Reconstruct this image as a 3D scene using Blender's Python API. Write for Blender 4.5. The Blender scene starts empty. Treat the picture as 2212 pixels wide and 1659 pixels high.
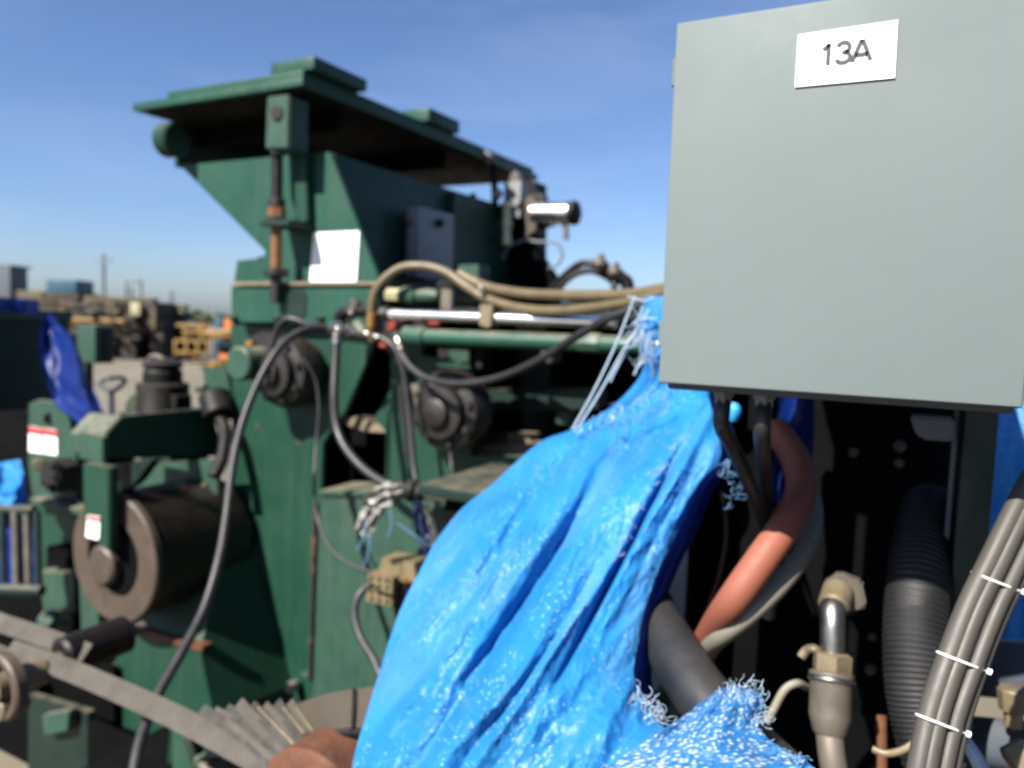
import bpy, bmesh, math, random
from mathutils import Vector, Matrix, noise
from mathutils.geometry import tessellate_polygon
R = math.radians
random.seed(7)
sc = bpy.context.scene
COL = sc.collection
# ------------------------------------------------------------------ camera
FPX, PW, PH = 1650.0, 2212.0, 1659.0          # focal length and picture size in working pixels
CAM = Vector((0, 0, 2.3))
ROT = Matrix.Rotation(R(28), 3, 'Z') @ Matrix.Rotation(R(90 - 4.7), 3, 'X') @ Matrix.Rotation(R(2.0), 3, 'Z')
cd = bpy.data.cameras.new('camera'); cam = bpy.data.objects.new('camera', cd); COL.objects.link(cam)
cam.matrix_world = Matrix.Translation(CAM) @ ROT.to_4x4()
cd.sensor_width = 36; cd.lens = 36 * FPX / PW; cd.clip_start = 0.05; cd.clip_end = 3000
cd.dof.use_dof = True; cd.dof.focus_distance = 0.62; cd.dof.aperture_fstop = 4.0; cd.dof.aperture_blades = 7
sc.camera = cam
# ------------------------------------------------------------------ light
LIGHT = Vector((0.30, 1.0, -1.0)).normalized()            # direction in which the sunlight travels
S = -LIGHT
elev = math.asin(S.z); azim = math.atan2(S.x, S.y)
w = bpy.data.worlds.new('World'); sc.world = w; w.use_nodes = True
nt = w.node_tree; bg = nt.nodes['Background']
sky = nt.nodes.new('ShaderNodeTexSky'); sky.sky_type = 'NISHITA'; sky.sun_disc = False
sky.sun_elevation = elev; sky.sun_rotation = azim
sky.air_density = 1.0; sky.dust_density = 2.0; sky.ozone_density = 3.0; sky.altitude = 1000
bg.inputs['Strength'].default_value = 0.045
wb = nt.nodes.new('ShaderNodeMix'); wb.data_type = 'RGBA'; wb.blend_type = 'MULTIPLY'; wb.inputs['Factor'].default_value = 1.0   # cool white balance of the photograph
wa, wc = [i for i in wb.inputs if i.type == 'RGBA']; wc.default_value = (0.95, 1.04, 1.24, 1)
sk_tc = nt.nodes.new('ShaderNodeTexCoord'); sk_mp = nt.nodes.new('ShaderNodeMapping'); sk_mp.inputs['Scale'].default_value = (1.2, 1.2, 5.0); sk_mp.inputs['Rotation'].default_value = (0.25, 0.1, 0)
sk_n = nt.nodes.new('ShaderNodeTexNoise'); sk_n.inputs['Scale'].default_value = 2.2; sk_n.inputs['Detail'].default_value = 7; sk_n.inputs['Distortion'].default_value = 0.6
sk_r = nt.nodes.new('ShaderNodeMapRange'); sk_r.inputs['From Min'].default_value = 0.45; sk_r.inputs['From Max'].default_value = 0.8; sk_r.inputs['To Max'].default_value = 0.16
sk_c = nt.nodes.new('ShaderNodeMix'); sk_c.data_type = 'RGBA'; ka, kb = [i for i in sk_c.inputs if i.type == 'RGBA']; kb.default_value = (6.2, 6.6, 7.0, 1)
nt.links.new(sk_tc.outputs['Generated'], sk_mp.inputs['Vector']); nt.links.new(sk_mp.outputs[0], sk_n.inputs['Vector']); nt.links.new(sk_n.outputs[0], sk_r.inputs['Value'])
nt.links.new(sk_r.outputs[0], sk_c.inputs['Factor']); nt.links.new(sky.outputs[0], ka); nt.links.new([o for o in sk_c.outputs if o.type == 'RGBA'][0], wa); nt.links.new([o for o in wb.outputs if o.type == 'RGBA'][0], bg.inputs['Color'])
sl = bpy.data.lights.new('sun', 'SUN'); so = bpy.data.objects.new('sun', sl); COL.objects.link(so)
sl.energy = 5.0; sl.angle = R(0.53); sl.color = (1.0, 0.95, 0.87)
so.rotation_euler = LIGHT.to_track_quat('-Z', 'Y').to_euler()
sc.view_settings.view_transform = 'Standard'; sc.view_settings.look = 'None'
sc.view_settings.exposure = 1.5; sc.view_settings.gamma = 1.0
sc.render.engine = 'CYCLES'; sc.cycles.use_denoising = True
sc.cycles.max_bounces = 6; sc.cycles.diffuse_bounces = 3; sc.cycles.glossy_bounces = 3
sc.cycles.caustics_reflective = False; sc.cycles.caustics_refractive = False

# ------------------------------------------------------------------ pixels -> rays
def ray(x, y): return ROT @ Vector(((x - PW/2)/FPX, -(y - PH/2)/FPX, -1.0))
def DP(x, y, d): return CAM + ray(x, y)*d
def onX(x, y, X): r = ray(x, y); return CAM + r*((X - CAM.x)/r.x)
def onY(x, y, Y): r = ray(x, y); return CAM + r*((Y - CAM.y)/r.y)
def onZ(x, y, Z): r = ray(x, y); return CAM + r*((Z - CAM.z)/r.z)

# ------------------------------------------------------------------ materials
def lnk(n, a, b): n.links.new(a, b)
MATS = {}
ALB = 0.62      # the picture is exposed 1.5 stops up; base colours are set for that
def mat(name, col, rough=0.5, metal=0.0, var=0.25, scale=6.0, dust=0.0, dustcol=(0.33, 0.27, 0.19), rust=0.0,
        bump=0.0, bscale=60.0, coat=0.0, streak=0.0, spec=0.5):
    if name in MATS: return MATS[name]
    k_ = 1.0 if min(col) > 0.55 else ALB
    col = tuple(c*k_ for c in col); dustcol = tuple(c*ALB for c in dustcol)
    m = bpy.data.materials.new(name); m.use_nodes = True; n = m.node_tree; b = n.nodes['Principled BSDF']
    tc = n.nodes.new('ShaderNodeTexCoord')
    def noise_(sc_, det=6, rough_=0.6, vec=None, dist=0.0):
        t = n.nodes.new('ShaderNodeTexNoise'); t.inputs['Scale'].default_value = sc_
        t.inputs['Detail'].default_value = det; t.inputs['Roughness'].default_value = rough_; t.inputs['Distortion'].default_value = dist
        lnk(n, vec if vec else tc.outputs['Object'], t.inputs['Vector']); return t
    def ramp(src, p0, p1, c0=(0, 0, 0, 1), c1=(1, 1, 1, 1)):
        r = n.nodes.new('ShaderNodeValToRGB'); r.color_ramp.elements[0].position = p0; r.color_ramp.elements[1].position = p1
        r.color_ramp.elements[0].color = c0; r.color_ramp.elements[1].color = c1; lnk(n, src, r.inputs[0]); return r
    def mix(fac, a, bcol):
        x = n.nodes.new('ShaderNodeMix'); x.data_type = 'RGBA'
        lnk(n, fac, x.inputs['Factor'])
        for k, v in (('A', a), ('B', bcol)):
            s = [i for i in x.inputs if i.name == k and i.type == 'RGBA'][0]
            if isinstance(v, tuple): s.default_value = (*v, 1)
            else: lnk(n, v, s)
        return [o for o in x.outputs if o.type == 'RGBA'][0]
    c1 = tuple(max(0, c*(1 - var)) for c in col); c2 = tuple(min(1, c*(1 + var)) for c in col)
    nz = noise_(scale)
    out = ramp(nz.outputs[0], 0.3, 0.7, (*c1, 1), (*c2, 1)).outputs[0]
    if streak:
        mp = n.nodes.new('ShaderNodeMapping'); mp.inputs['Scale'].default_value = (14, 14, 1.2); lnk(n, tc.outputs['Object'], mp.inputs['Vector'])
        st = noise_(1.6, 5, 0.65, mp.outputs[0])
        sr = ramp(st.outputs[0], 0.52, 0.78); mu = n.nodes.new('ShaderNodeMath'); mu.operation = 'MULTIPLY'; mu.inputs[1].default_value = streak
        lnk(n, sr.outputs[0], mu.inputs[0]); out = mix(mu.outputs[0], out, dustcol)
    if rust:
        rn = noise_(9, 8, 0.7, None, 0.6); rr = ramp(rn.outputs[0], 0.72 - 0.3*rust, 0.78 - 0.25*rust)
        out = mix(rr.outputs[0], out, (0.16, 0.062, 0.022))
    if dust:
        g = n.nodes.new('ShaderNodeNewGeometry'); sx = n.nodes.new('ShaderNodeSeparateXYZ'); lnk(n, g.outputs['Normal'], sx.inputs[0])
        dr = ramp(sx.outputs['Z'], 0.35, 0.95); dn = noise_(22, 5); dnr = ramp(dn.outputs[0], 0.25, 0.65)
        mu = n.nodes.new('ShaderNodeMath'); mu.operation = 'MULTIPLY'; lnk(n, dr.outputs[0], mu.inputs[0]); lnk(n, dnr.outputs[0], mu.inputs[1])
        m2 = n.nodes.new('ShaderNodeMath'); m2.operation = 'MULTIPLY'; m2.inputs[1].default_value = dust; lnk(n, mu.outputs[0], m2.inputs[0])
        out = mix(m2.outputs[0], out, dustcol)
    lnk(n, out, b.inputs['Base Color'])
    rv = ramp(noise_(scale*2.3).outputs[0], 0.3, 0.7, (max(0.03, rough*0.8),)*3 + (1,), (min(1, rough*1.2),)*3 + (1,))
    lnk(n, rv.outputs[0], b.inputs['Roughness'])
    b.inputs['Metallic'].default_value = metal; b.inputs['Coat Weight'].default_value = coat
    b.inputs['Specular IOR Level'].default_value = spec
    if bump:
        bn = noise_(bscale, 4); bp = n.nodes.new('ShaderNodeBump'); bp.inputs['Strength'].default_value = bump; bp.inputs['Distance'].default_value = 0.01
        lnk(n, bn.outputs[0], bp.inputs['Height']); lnk(n, bp.outputs[0], b.inputs['Normal'])
    MATS[name] = m; return m

GREENB = mat('sun_bleached_green_paint', (0.015, 0.077, 0.051), 0.5, var=0.12, scale=3.0, dust=0.6, rust=0.1, bump=0.05, bscale=14, streak=0.08, spec=0.3)
GREEN = mat('green_paint', (0.010, 0.054, 0.033), 0.48, var=0.14, scale=3.0, dust=0.6, rust=0.2, bump=0.05, bscale=14, streak=0.08, spec=0.3)
GREEN2 = mat('green_paint_pale', (0.026, 0.074, 0.050), 0.55, var=0.18, scale=7, dust=0.85, rust=0.18, bump=0.08, bscale=20, streak=0.12, spec=0.35)
DKGREEN = mat('dark_green_paint', (0.008, 0.024, 0.019), 0.5, var=0.25, dust=0.4, rust=0.2, spec=0.3)
BLACK = mat('black_paint', (0.006, 0.006, 0.007), 0.6, var=0.3, dust=0.15, spec=0.2)
CAVITY = mat('shade_black_steel', (0.0035, 0.0035, 0.004), 0.8, var=0.3, dust=0.1, dustcol=(0.03, 0.025, 0.02), spec=0.05)  # near-black: deep shade put into the colour of recesses, also plain dark steel
RUBBER = mat('black_rubber', (0.015, 0.014, 0.017), 0.5, var=0.3, dust=0.2, dustcol=(0.16, 0.13, 0.11), spec=0.5)
BEIGE = mat('beige_rubber', (0.135, 0.102, 0.052), 0.5, var=0.2, scale=12, dust=0.3, dustcol=(0.2, 0.16, 0.1), spec=0.45)
CHROME = mat('chromed_steel', (0.86, 0.85, 0.84), 0.26, 1.0, var=0.06)
STEEL = mat('zinc_steel', (0.50, 0.47, 0.42), 0.34, 1.0, var=0.25, scale=20, dust=0.3)
DULL = mat('dull_steel', (0.19, 0.165, 0.135), 0.55, 0.5, var=0.3, scale=14, dust=0.4, rust=0.25)
RUST = mat('rusted_steel', (0.125, 0.042, 0.016), 0.8, 0.1, var=0.35, scale=18, bump=0.25, bscale=70)
ORUST = mat('orange_grease', (0.20, 0.075, 0.018), 0.6, 0.0, var=0.3, scale=25)
DRUM = mat('drum_steel', (0.012, 0.006, 0.003), 0.4, 0.2, var=0.4, scale=12, rust=0.15)
RING = mat('brushed_flange', (0.082, 0.057, 0.042), 0.6, 0.1, var=0.22, scale=10, dust=0.2)
GREASE = mat('greasy_iron', (0.008, 0.006, 0.005), 0.55, 0.0, var=0.5, scale=18, dust=0.25, dustcol=(0.10, 0.055, 0.025), rust=0.2)
GREY = mat('grey_enclosure_paint', (0.178, 0.216, 0.216), 0.62, var=0.05, scale=2.2, bump=0.02, bscale=160, streak=0.03, spec=0.22)
GREYDK = mat('mid_grey_steel', (0.26, 0.27, 0.28), 0.45, var=0.1)  # one even grey for boxes and fittings
WHITE = mat('white_plastic', (0.78, 0.78, 0.77), 0.4, var=0.05)
OFFWHITE = mat('soiled_plastic_film', (0.60, 0.58, 0.54), 0.3, var=0.2, scale=30)
INK = mat('black_ink', (0.012, 0.02, 0.022), 0.5, var=0.1)
RED = mat('red_ink', (0.55, 0.04, 0.05), 0.5, var=0.1)
REDP = mat('red_plastic', (0.32, 0.035, 0.02), 0.5, var=0.3)
YELLOW = mat('yellow_paint', (0.26, 0.145, 0.022), 0.55, var=0.25, dust=0.4, rust=0.3)
NUT = mat('pale_brass', (0.66, 0.60, 0.34), 0.35, 0.4, var=0.15)
ORANGE = mat('orange_hose_rubber', (0.30, 0.098, 0.060), 0.6, var=0.08, scale=8, spec=0.35)
GREYHOSE = mat('grey_hose_rubber', (0.26, 0.24, 0.19), 0.55, var=0.15, scale=9, dust=0.2)
DKHOSE = mat('charcoal_hose', (0.018, 0.022, 0.029), 0.5, var=0.3, scale=7, dust=0.4, dustcol=(0.09, 0.068, 0.045))
CABLE = mat('grey_cable_jacket', (0.075, 0.067, 0.056), 0.55, var=0.12, scale=8)
BELT = mat('grey_belt', (0.060, 0.050, 0.037), 0.75, var=0.10, scale=9, dust=0.12, dustcol=(0.1, 0.08, 0.055), bump=0.02)
BELTDK = mat('dark_ribbed_belt', (0.024, 0.021, 0.017), 0.75, var=0.3, scale=16, dust=0.1, dustcol=(0.1, 0.08, 0.05))
TAN = mat('dusty_ledge', (0.22, 0.175, 0.11), 0.85, var=0.25, scale=20, bump=0.1)
BLUEROPE = mat('pale_blue_twine', (0.14, 0.30, 0.55), 0.4, var=0.2, scale=40)
WTWINE = mat('white_blue_twine', (0.36, 0.47, 0.60), 0.35, var=0.15, scale=40)
PIPEBL = mat('blue_grey_pipe_paint', (0.10, 0.12, 0.15), 0.5, var=0.15, dust=0.3)
BRASS = mat('dusty_brass', (0.22, 0.175, 0.105), 0.5, 0.3, var=0.3, scale=30)
BLUEP = mat('blue_equipment_paint', (0.03, 0.10, 0.16), 0.5, var=0.2)
FARDARK = mat('far_dark_steel', (0.030, 0.024, 0.018), 0.8, var=0.5, scale=0.8, rust=0.5)
FARGREY = mat('far_grey_cladding', (0.10, 0.115, 0.14), 0.7, var=0.1, scale=0.5)
FARTAN = mat('far_tan_steel', (0.105, 0.078, 0.036), 0.75, var=0.4, scale=1.2)
FARORANGE = mat('far_orange_paint', (0.62, 0.16, 0.03), 0.6, var=0.2, scale=1)
FARSTEEL = mat('far_galvanised_steel', (0.20, 0.22, 0.26), 0.6, var=0.2, scale=1)

def tarp_mat(name, col, tr=0.22, sparkle=True, sc_=1.0):
    m = bpy.data.materials.new(name); m.use_nodes = True; n = m.node_tree; b = n.nodes['Principled BSDF']; out = n.nodes['Material Output']
    tc = n.nodes.new('ShaderNodeTexCoord')
    def tex(kind, **kw):
        t = n.nodes.new(kind); lnk(n, tc.outputs['Object'], t.inputs['Vector'])
        for k, v in kw.items(): t.inputs[k].default_value = v
        return t
    no = tex('ShaderNodeTexNoise', Scale=5.0*sc_, Detail=6.0)
    r = n.nodes.new('ShaderNodeValToRGB'); r.color_ramp.elements[0].position = 0.3; r.color_ramp.elements[1].position = 0.72
    r.color_ramp.elements[0].color = (*[c*0.82 for c in col], 1); r.color_ramp.elements[1].color = (*[min(1, c*1.12) for c in col], 1)
    lnk(n, no.outputs[0], r.inputs[0]); colout = r.outputs[0]
    if sparkle:   # sun sheen painted into the colour as pale streaks along the creases
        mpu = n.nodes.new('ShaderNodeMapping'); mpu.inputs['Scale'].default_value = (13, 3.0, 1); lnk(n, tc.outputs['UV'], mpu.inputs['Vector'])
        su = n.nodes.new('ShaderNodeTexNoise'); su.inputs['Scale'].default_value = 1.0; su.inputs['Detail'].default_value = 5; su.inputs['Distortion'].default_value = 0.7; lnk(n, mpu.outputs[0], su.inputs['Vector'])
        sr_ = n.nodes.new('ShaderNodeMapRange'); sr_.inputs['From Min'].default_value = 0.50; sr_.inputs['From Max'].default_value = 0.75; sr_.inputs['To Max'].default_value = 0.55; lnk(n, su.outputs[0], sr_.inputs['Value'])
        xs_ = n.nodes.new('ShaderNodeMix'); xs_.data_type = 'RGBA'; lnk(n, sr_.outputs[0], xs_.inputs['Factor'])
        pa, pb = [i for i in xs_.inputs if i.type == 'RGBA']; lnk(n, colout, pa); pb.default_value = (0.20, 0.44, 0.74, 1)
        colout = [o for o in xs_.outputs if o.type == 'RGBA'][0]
    if sparkle:   # white flecks: painted sparkle plus frayed spots of the weave
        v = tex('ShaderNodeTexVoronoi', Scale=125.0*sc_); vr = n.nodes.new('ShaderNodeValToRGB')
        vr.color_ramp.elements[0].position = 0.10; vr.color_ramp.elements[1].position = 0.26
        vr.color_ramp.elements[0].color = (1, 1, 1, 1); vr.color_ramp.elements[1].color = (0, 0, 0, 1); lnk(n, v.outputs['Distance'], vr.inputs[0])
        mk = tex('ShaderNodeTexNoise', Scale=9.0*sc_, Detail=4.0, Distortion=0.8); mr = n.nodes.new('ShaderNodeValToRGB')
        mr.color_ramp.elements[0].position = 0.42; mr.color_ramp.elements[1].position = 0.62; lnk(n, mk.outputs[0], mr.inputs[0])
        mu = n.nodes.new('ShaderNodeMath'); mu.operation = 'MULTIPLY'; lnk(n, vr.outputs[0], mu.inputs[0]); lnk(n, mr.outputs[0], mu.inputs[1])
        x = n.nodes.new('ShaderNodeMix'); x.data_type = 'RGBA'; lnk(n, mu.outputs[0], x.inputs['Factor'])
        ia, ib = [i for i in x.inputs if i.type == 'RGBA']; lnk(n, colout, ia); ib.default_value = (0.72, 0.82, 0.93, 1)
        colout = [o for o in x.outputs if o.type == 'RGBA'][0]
    lnk(n, colout, b.inputs['Base Color'])
    b.inputs['Roughness'].default_value = 0.42; b.inputs['Specular IOR Level'].default_value = 0.5
    wv = tex('ShaderNodeTexNoise', Scale=75.0*sc_, Detail=3.0); v2 = tex('ShaderNodeTexVoronoi', Scale=150.0*sc_)
    ad = n.nodes.new('ShaderNodeMath'); ad.operation = 'MULTIPLY_ADD'; ad.inputs[1].default_value = 0.22
    lnk(n, v2.outputs['Distance'], ad.inputs[0]); lnk(n, wv.outputs[0], ad.inputs[2])
    bp = n.nodes.new('ShaderNodeBump'); bp.inputs['Strength'].default_value = 0.45; bp.inputs['Distance'].default_value = 0.005
    lnk(n, ad.outputs[0], bp.inputs['Height']); lnk(n, bp.outputs[0], b.inputs['Normal'])
    tl = n.nodes.new('ShaderNodeBsdfTranslucent'); lnk(n, colout, tl.inputs['Color'])
    ms = n.nodes.new('ShaderNodeMixShader'); ms.inputs[0].default_value = tr
    lnk(n, b.outputs[0], ms.inputs[1]); lnk(n, tl.outputs[0], ms.inputs[2]); lnk(n, ms.outputs[0], out.inputs[0])
    return m
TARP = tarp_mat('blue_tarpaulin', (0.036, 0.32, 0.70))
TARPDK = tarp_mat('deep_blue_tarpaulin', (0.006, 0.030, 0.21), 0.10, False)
def weave_mat():
    m = bpy.data.materials.new('frayed_tarp_weave'); m.use_nodes = True; n = m.node_tree; b = n.nodes['Principled BSDF']
    tc = n.nodes.new('ShaderNodeTexCoord'); v = n.nodes.new('ShaderNodeTexVoronoi'); v.inputs['Scale'].default_value = 34; v.inputs['Randomness'].default_value = 0.8
    lnk(n, tc.outputs['UV'], v.inputs['Vector']); r = n.nodes.new('ShaderNodeValToRGB')
    r.color_ramp.elements[0].position = 0.22; r.color_ramp.elements[0].color = (0.60, 0.68, 0.76, 1)
    r.color_ramp.elements[1].position = 0.48; r.color_ramp.elements[1].color = (0.035, 0.20, 0.48, 1)
    lnk(n, v.outputs['Distance'], r.inputs[0]); lnk(n, r.outputs[0], b.inputs['Base Color']); b.inputs['Roughness'].default_value = 0.4
    bp = n.nodes.new('ShaderNodeBump'); bp.inputs['Strength'].default_value = 0.6; bp.inputs['Distance'].default_value = 0.004; bp.invert = True
    lnk(n, v.outputs['Distance'], bp.inputs['Height']); lnk(n, bp.outputs[0], b.inputs['Normal']); return m
WEAVE = weave_mat()

# ------------------------------------------------------------------ mesh helpers
def smooth_by_angle(me, ang=35):
    bm = bmesh.new(); bm.from_mesh(me)
    for f in bm.faces: f.smooth = True
    for e in bm.edges:
        if len(e.link_faces) != 2 or e.calc_face_angle(0) > R(ang): e.smooth = False
    bm.to_mesh(me); bm.free()
def obj(name, bm, material, parent=None, smooth=True, label=None):
    me = bpy.data.meshes.new(name)
    if isinstance(bm, bmesh.types.BMesh):
        bmesh.ops.recalc_face_normals(bm, faces=bm.faces); bm.to_mesh(me); bm.free()
    else: me = bm
    me.materials.append(material)
    if smooth: smooth_by_angle(me)
    o = bpy.data.objects.new(name, me); COL.objects.link(o)
    if parent:
        o.parent = parent; w_ = Vector((0, 0, 0)); p = parent
        while p: w_ += p.location; p = p.parent
        if parent.type == 'EMPTY': o.matrix_parent_inverse = Matrix.Translation(-parent.location)
    if label: o['label'] = label
    return o
def thing(name, label, cat, loc, group=None):
    o = bpy.data.objects.new(name, None); COL.objects.link(o); o.location = loc; o.empty_display_size = 0.1
    o['label'] = label; o['category'] = cat
    if group: o['group'] = group
    return o
def tag(o, label, cat, group=None):
    o['label'] = label; o['category'] = cat
    if group: o['group'] = group
    return o
def box(x0, x1, y0, y1, z0, z1, bev=0.004, bm=None, rot=None, segs=2):
    own = bm is None
    b2 = bmesh.new()
    bmesh.ops.create_cube(b2, size=1)
    sx, sy, sz = abs(x1-x0), abs(y1-y0), abs(z1-z0)
    for v in b2.verts: v.co = Vector((v.co.x*sx, v.co.y*sy, v.co.z*sz))
    if bev: bmesh.ops.bevel(b2, geom=b2.edges[:], offset=min(bev, 0.45*min(sx, sy, sz)), segments=segs, affect='EDGES', profile=0.6)
    c = Vector(((x0+x1)/2, (y0+y1)/2, (z0+z1)/2))
    for v in b2.verts: v.co = (rot @ v.co if rot else v.co) + c
    if own: return b2
    join(bm, b2); return bm
def join(a, b):
    me = bpy.data.meshes.new('tmp'); b.to_mesh(me); b.free(); a.from_mesh(me); bpy.data.meshes.remove(me); return a
def prism(poly, vec, holes=(), bev=0.0):
    """extrude a planar polygon (world points) by vec; holes allowed"""
    bm = bmesh.new(); loops = [poly] + list(holes); flat = [p for l in loops for p in l]
    tris = tessellate_polygon(loops)
    A = [bm.verts.new(p) for p in flat]; B = [bm.verts.new(p + vec) for p in flat]
    for t in tris:
        try: bm.faces.new([A[i] for i in t]); bm.faces.new([B[i] for i in reversed(t)])
        except ValueError: pass
    k = 0
    for l in loops:
        n_ = len(l)
        for i in range(n_):
            j = (i+1) % n_
            bm.faces.new((A[k+i], A[k+j], B[k+j], B[k+i]))
        k += n_
    bmesh.ops.dissolve_limit(bm, angle_limit=R(1), verts=bm.verts, edges=bm.edges)
    bmesh.ops.recalc_face_normals(bm, faces=bm.faces)
    if bev:
        es = [e for e in bm.edges if len(e.link_faces) == 2 and e.calc_face_angle(0) > R(30)]
        bmesh.ops.bevel(bm, geom=es, offset=bev, segments=2, affect='EDGES', clamp_overlap=True)
    return bm
def pY(pts, Y, th=0.03, holes=(), bev=0.004):
    return prism([onY(x, y, Y) for x, y in pts], Vector((0, th, 0)), [[onY(x, y, Y) for x, y in h] for h in holes], bev)
def pX(pts, X, th=-0.03, bev=0.004):
    return prism([onX(x, y, X) for x, y in pts], Vector((th, 0, 0)), (), bev)
def frame(d):
    d = d.normalized(); u = d.orthogonal().normalized(); return u, d.cross(u)
def lathe(p0, p1, prof, seg=32, bm=None):
    """prof: (t along p0->p1, radius); closed at both ends"""
    own = bm is None
    if own: bm = bmesh.new()
    ax = p1 - p0; u, v = frame(ax); rings = []
    for t, r in prof:
        c = p0 + ax*t
        rings.append([bm.verts.new(c + (u*math.cos(a) + v*math.sin(a))*max(r, 1e-5)) for a in (2*math.pi*i/seg for i in range(seg))])
    for a, b in zip(rings, rings[1:]):
        for i in range(seg): bm.faces.new((a[i], a[(i+1) % seg], b[(i+1) % seg], b[i]))
    bm.faces.new(list(reversed(rings[0]))); bm.faces.new(rings[-1])
    return bm
def cyl(p0, p1, r, seg=24, bev=None, bm=None):
    L = (p1-p0).length; b = min(bev if bev is not None else r*0.12, L*0.4, r*0.4)/L
    rb = r - b*L
    return lathe(p0, p1, [(0, rb), (b, r), (1-b, r), (1, rb)], seg, bm)
def catmull(P, n=8):
    P = [P[0]*2 - P[1]] + list(P) + [P[-1]*2 - P[-2]]; out = []
    for i in range(1, len(P)-2):
        a, b, c, d = P[i-1], P[i], P[i+1], P[i+2]
        for k in range(n):
            t = k/n
            out.append(0.5*((2*b) + (c-a)*t + (2*a-5*b+4*c-d)*t*t + (3*b-a-3*c+d)*t**3))
    out.append(P[-2]); return out
def sweep(pts, r, seg=12, n=8, bm=None, rfun=None, raw=False):
    own = bm is None
    if own: bm = bmesh.new()
    C_ = pts if raw else catmull([Vector(p) for p in pts], n)
    u = None; rings = []
    for i, c in enumerate(C_):
        t = (C_[min(i+1, len(C_)-1)] - C_[max(i-1, 0)]).normalized()
        if u is None: u = t.orthogonal().normalized()
        u = (u - t*u.dot(t)).normalized(); v = t.cross(u)
        rr = r if rfun is None else rfun(i/(len(C_)-1))*r
        rings.append([bm.verts.new(c + (u*math.cos(a) + v*math.sin(a))*rr) for a in (2*math.pi*k/seg for k in range(seg))])
    for a, b in zip(rings, rings[1:]):
        for i in range(seg): bm.faces.new((a[i], a[(i+1) % seg], b[(i+1) % seg], b[i]))
    bm.faces.new(list(reversed(rings[0]))); bm.faces.new(rings[-1])
    return bm
def hexbolt(p, ax, r, h, bm=None):
    return lathe(p, p + ax.normalized()*h, [(0, r), (0.8, r), (1, r*0.85)], 6, bm)
def pxtube(name, pts, rpx, material, label=None, cat=None, group=None, parent=None, seg=12, n=8, rfun=None):
    """tube through (px, py, depth); radius in metres"""
    o = obj(name, sweep([DP(*p) for p in pts], rpx, seg, n, rfun=rfun), material, parent)
    if label: tag(o, label, cat, group)
    return o
XV, YV, ZV = Vector((1, 0, 0)), Vector((0, 1, 0)), Vector((0, 0, 1))

# ================================================================== SETTING
def ground():
    bm = bmesh.new(); bmesh.ops.create_grid(bm, x_segments=60, y_segments=60, size=700)
    for v in bm.verts: v.co.z = 0.0
    m = mat('sandy_yard_ground', (0.185, 0.158, 0.112), 0.95, var=0.22, scale=0.35, bump=0.3, bscale=6)
    o = obj('ground', bm, m); o['kind'] = 'structure'; o['label'] = 'pale sandy ground of the equipment yard'
ground()
# ================================================================== GREEN PRESS (the large machine)
YP = 2.66
press = thing('green_press', 'tall green industrial press with overhanging flat canopy, screw jack and white placard', 'machine', (-2.6, 3.3, 0))
def part(name, bm, m, parent=press, label=None, smooth=True): return obj(name, bm, m, parent, smooth, label)
CZ = 3.254
cx0, cx1, cy0, cy1 = -3.455, -2.358, 2.472, 4.70
part('canopy_plate', box(cx0, cx1, cy0, cy1, CZ, CZ+0.036, 0.005), GREENB)
part('upper_plate', box(-3.22, cx1-0.01, cy0+0.012, cy1-0.05, CZ+0.037, CZ+0.068, 0.004), GREENB)
part('canopy_pad', box(-2.56, -2.315, cy0+0.02, 2.84, CZ+0.069, CZ+0.122, 0.005), GREENB)
part('canopy_pad', box(-2.50, -2.33, 3.36, 3.66, CZ+0.0685, CZ+0.135, 0.005), GREENB)
part('bolt', hexbolt(Vector((-2.98, cy0+0.10, CZ+0.068)), ZV, 0.022, 0.022), GREASE)
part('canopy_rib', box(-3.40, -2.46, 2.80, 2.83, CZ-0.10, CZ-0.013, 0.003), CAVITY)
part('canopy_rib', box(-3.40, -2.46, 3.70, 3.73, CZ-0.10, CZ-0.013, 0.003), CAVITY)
part('canopy_shade_sheet', box(-3.40, -2.40, 2.51, 4.66, CZ-0.012, CZ-0.001, 0.002), mat('underside_shade_colour', (0.012, 0.010, 0.007), 0.8, var=0.3, spec=0.1))  # dark sheet added to paint the shade under the canopy
part('side_skirt', box(-3.445, -3.42, 2.70, 4.55, 3.03, CZ-0.001, 0.003), GREEN)
tip = onY(372, 303, 2.58)
part('hinge_boss', cyl(tip + Vector((-0.05, 0, 0)), tip + Vector((0.04, 0, 0)), 0.082, 32), GREEN)
# hopper: front plate, right wall
part('hopper_front', pY([(388, 357), (710, 327), (817, 596), (817, 612), (504, 612), (511, 563), (557, 558), (569, 552), (573, 543)], YP, 0.03), GREENB)
Xw = onY(712, 335, YP).x
part('hopper_wall', box(Xw-0.03, Xw, YP+0.032, 4.5, 2.2, 3.02, 0.004), GREEN)
part('wall_rib', box(Xw+0.001, Xw+0.05, 3.62, 3.65, 2.25, 3.0, 0.003), GREEN)
part('hopper_back', box(-3.40, Xw-0.035, 4.45, 4.48, 2.2, 2.95, 0.004), DKGREEN)
part('placard', pY([(677, 503), (776, 499), (769, 609), (669, 608)], YP-0.006, 0.004, bev=0.0), WHITE, label='plain white rectangular placard on the green hopper plate')
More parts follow.
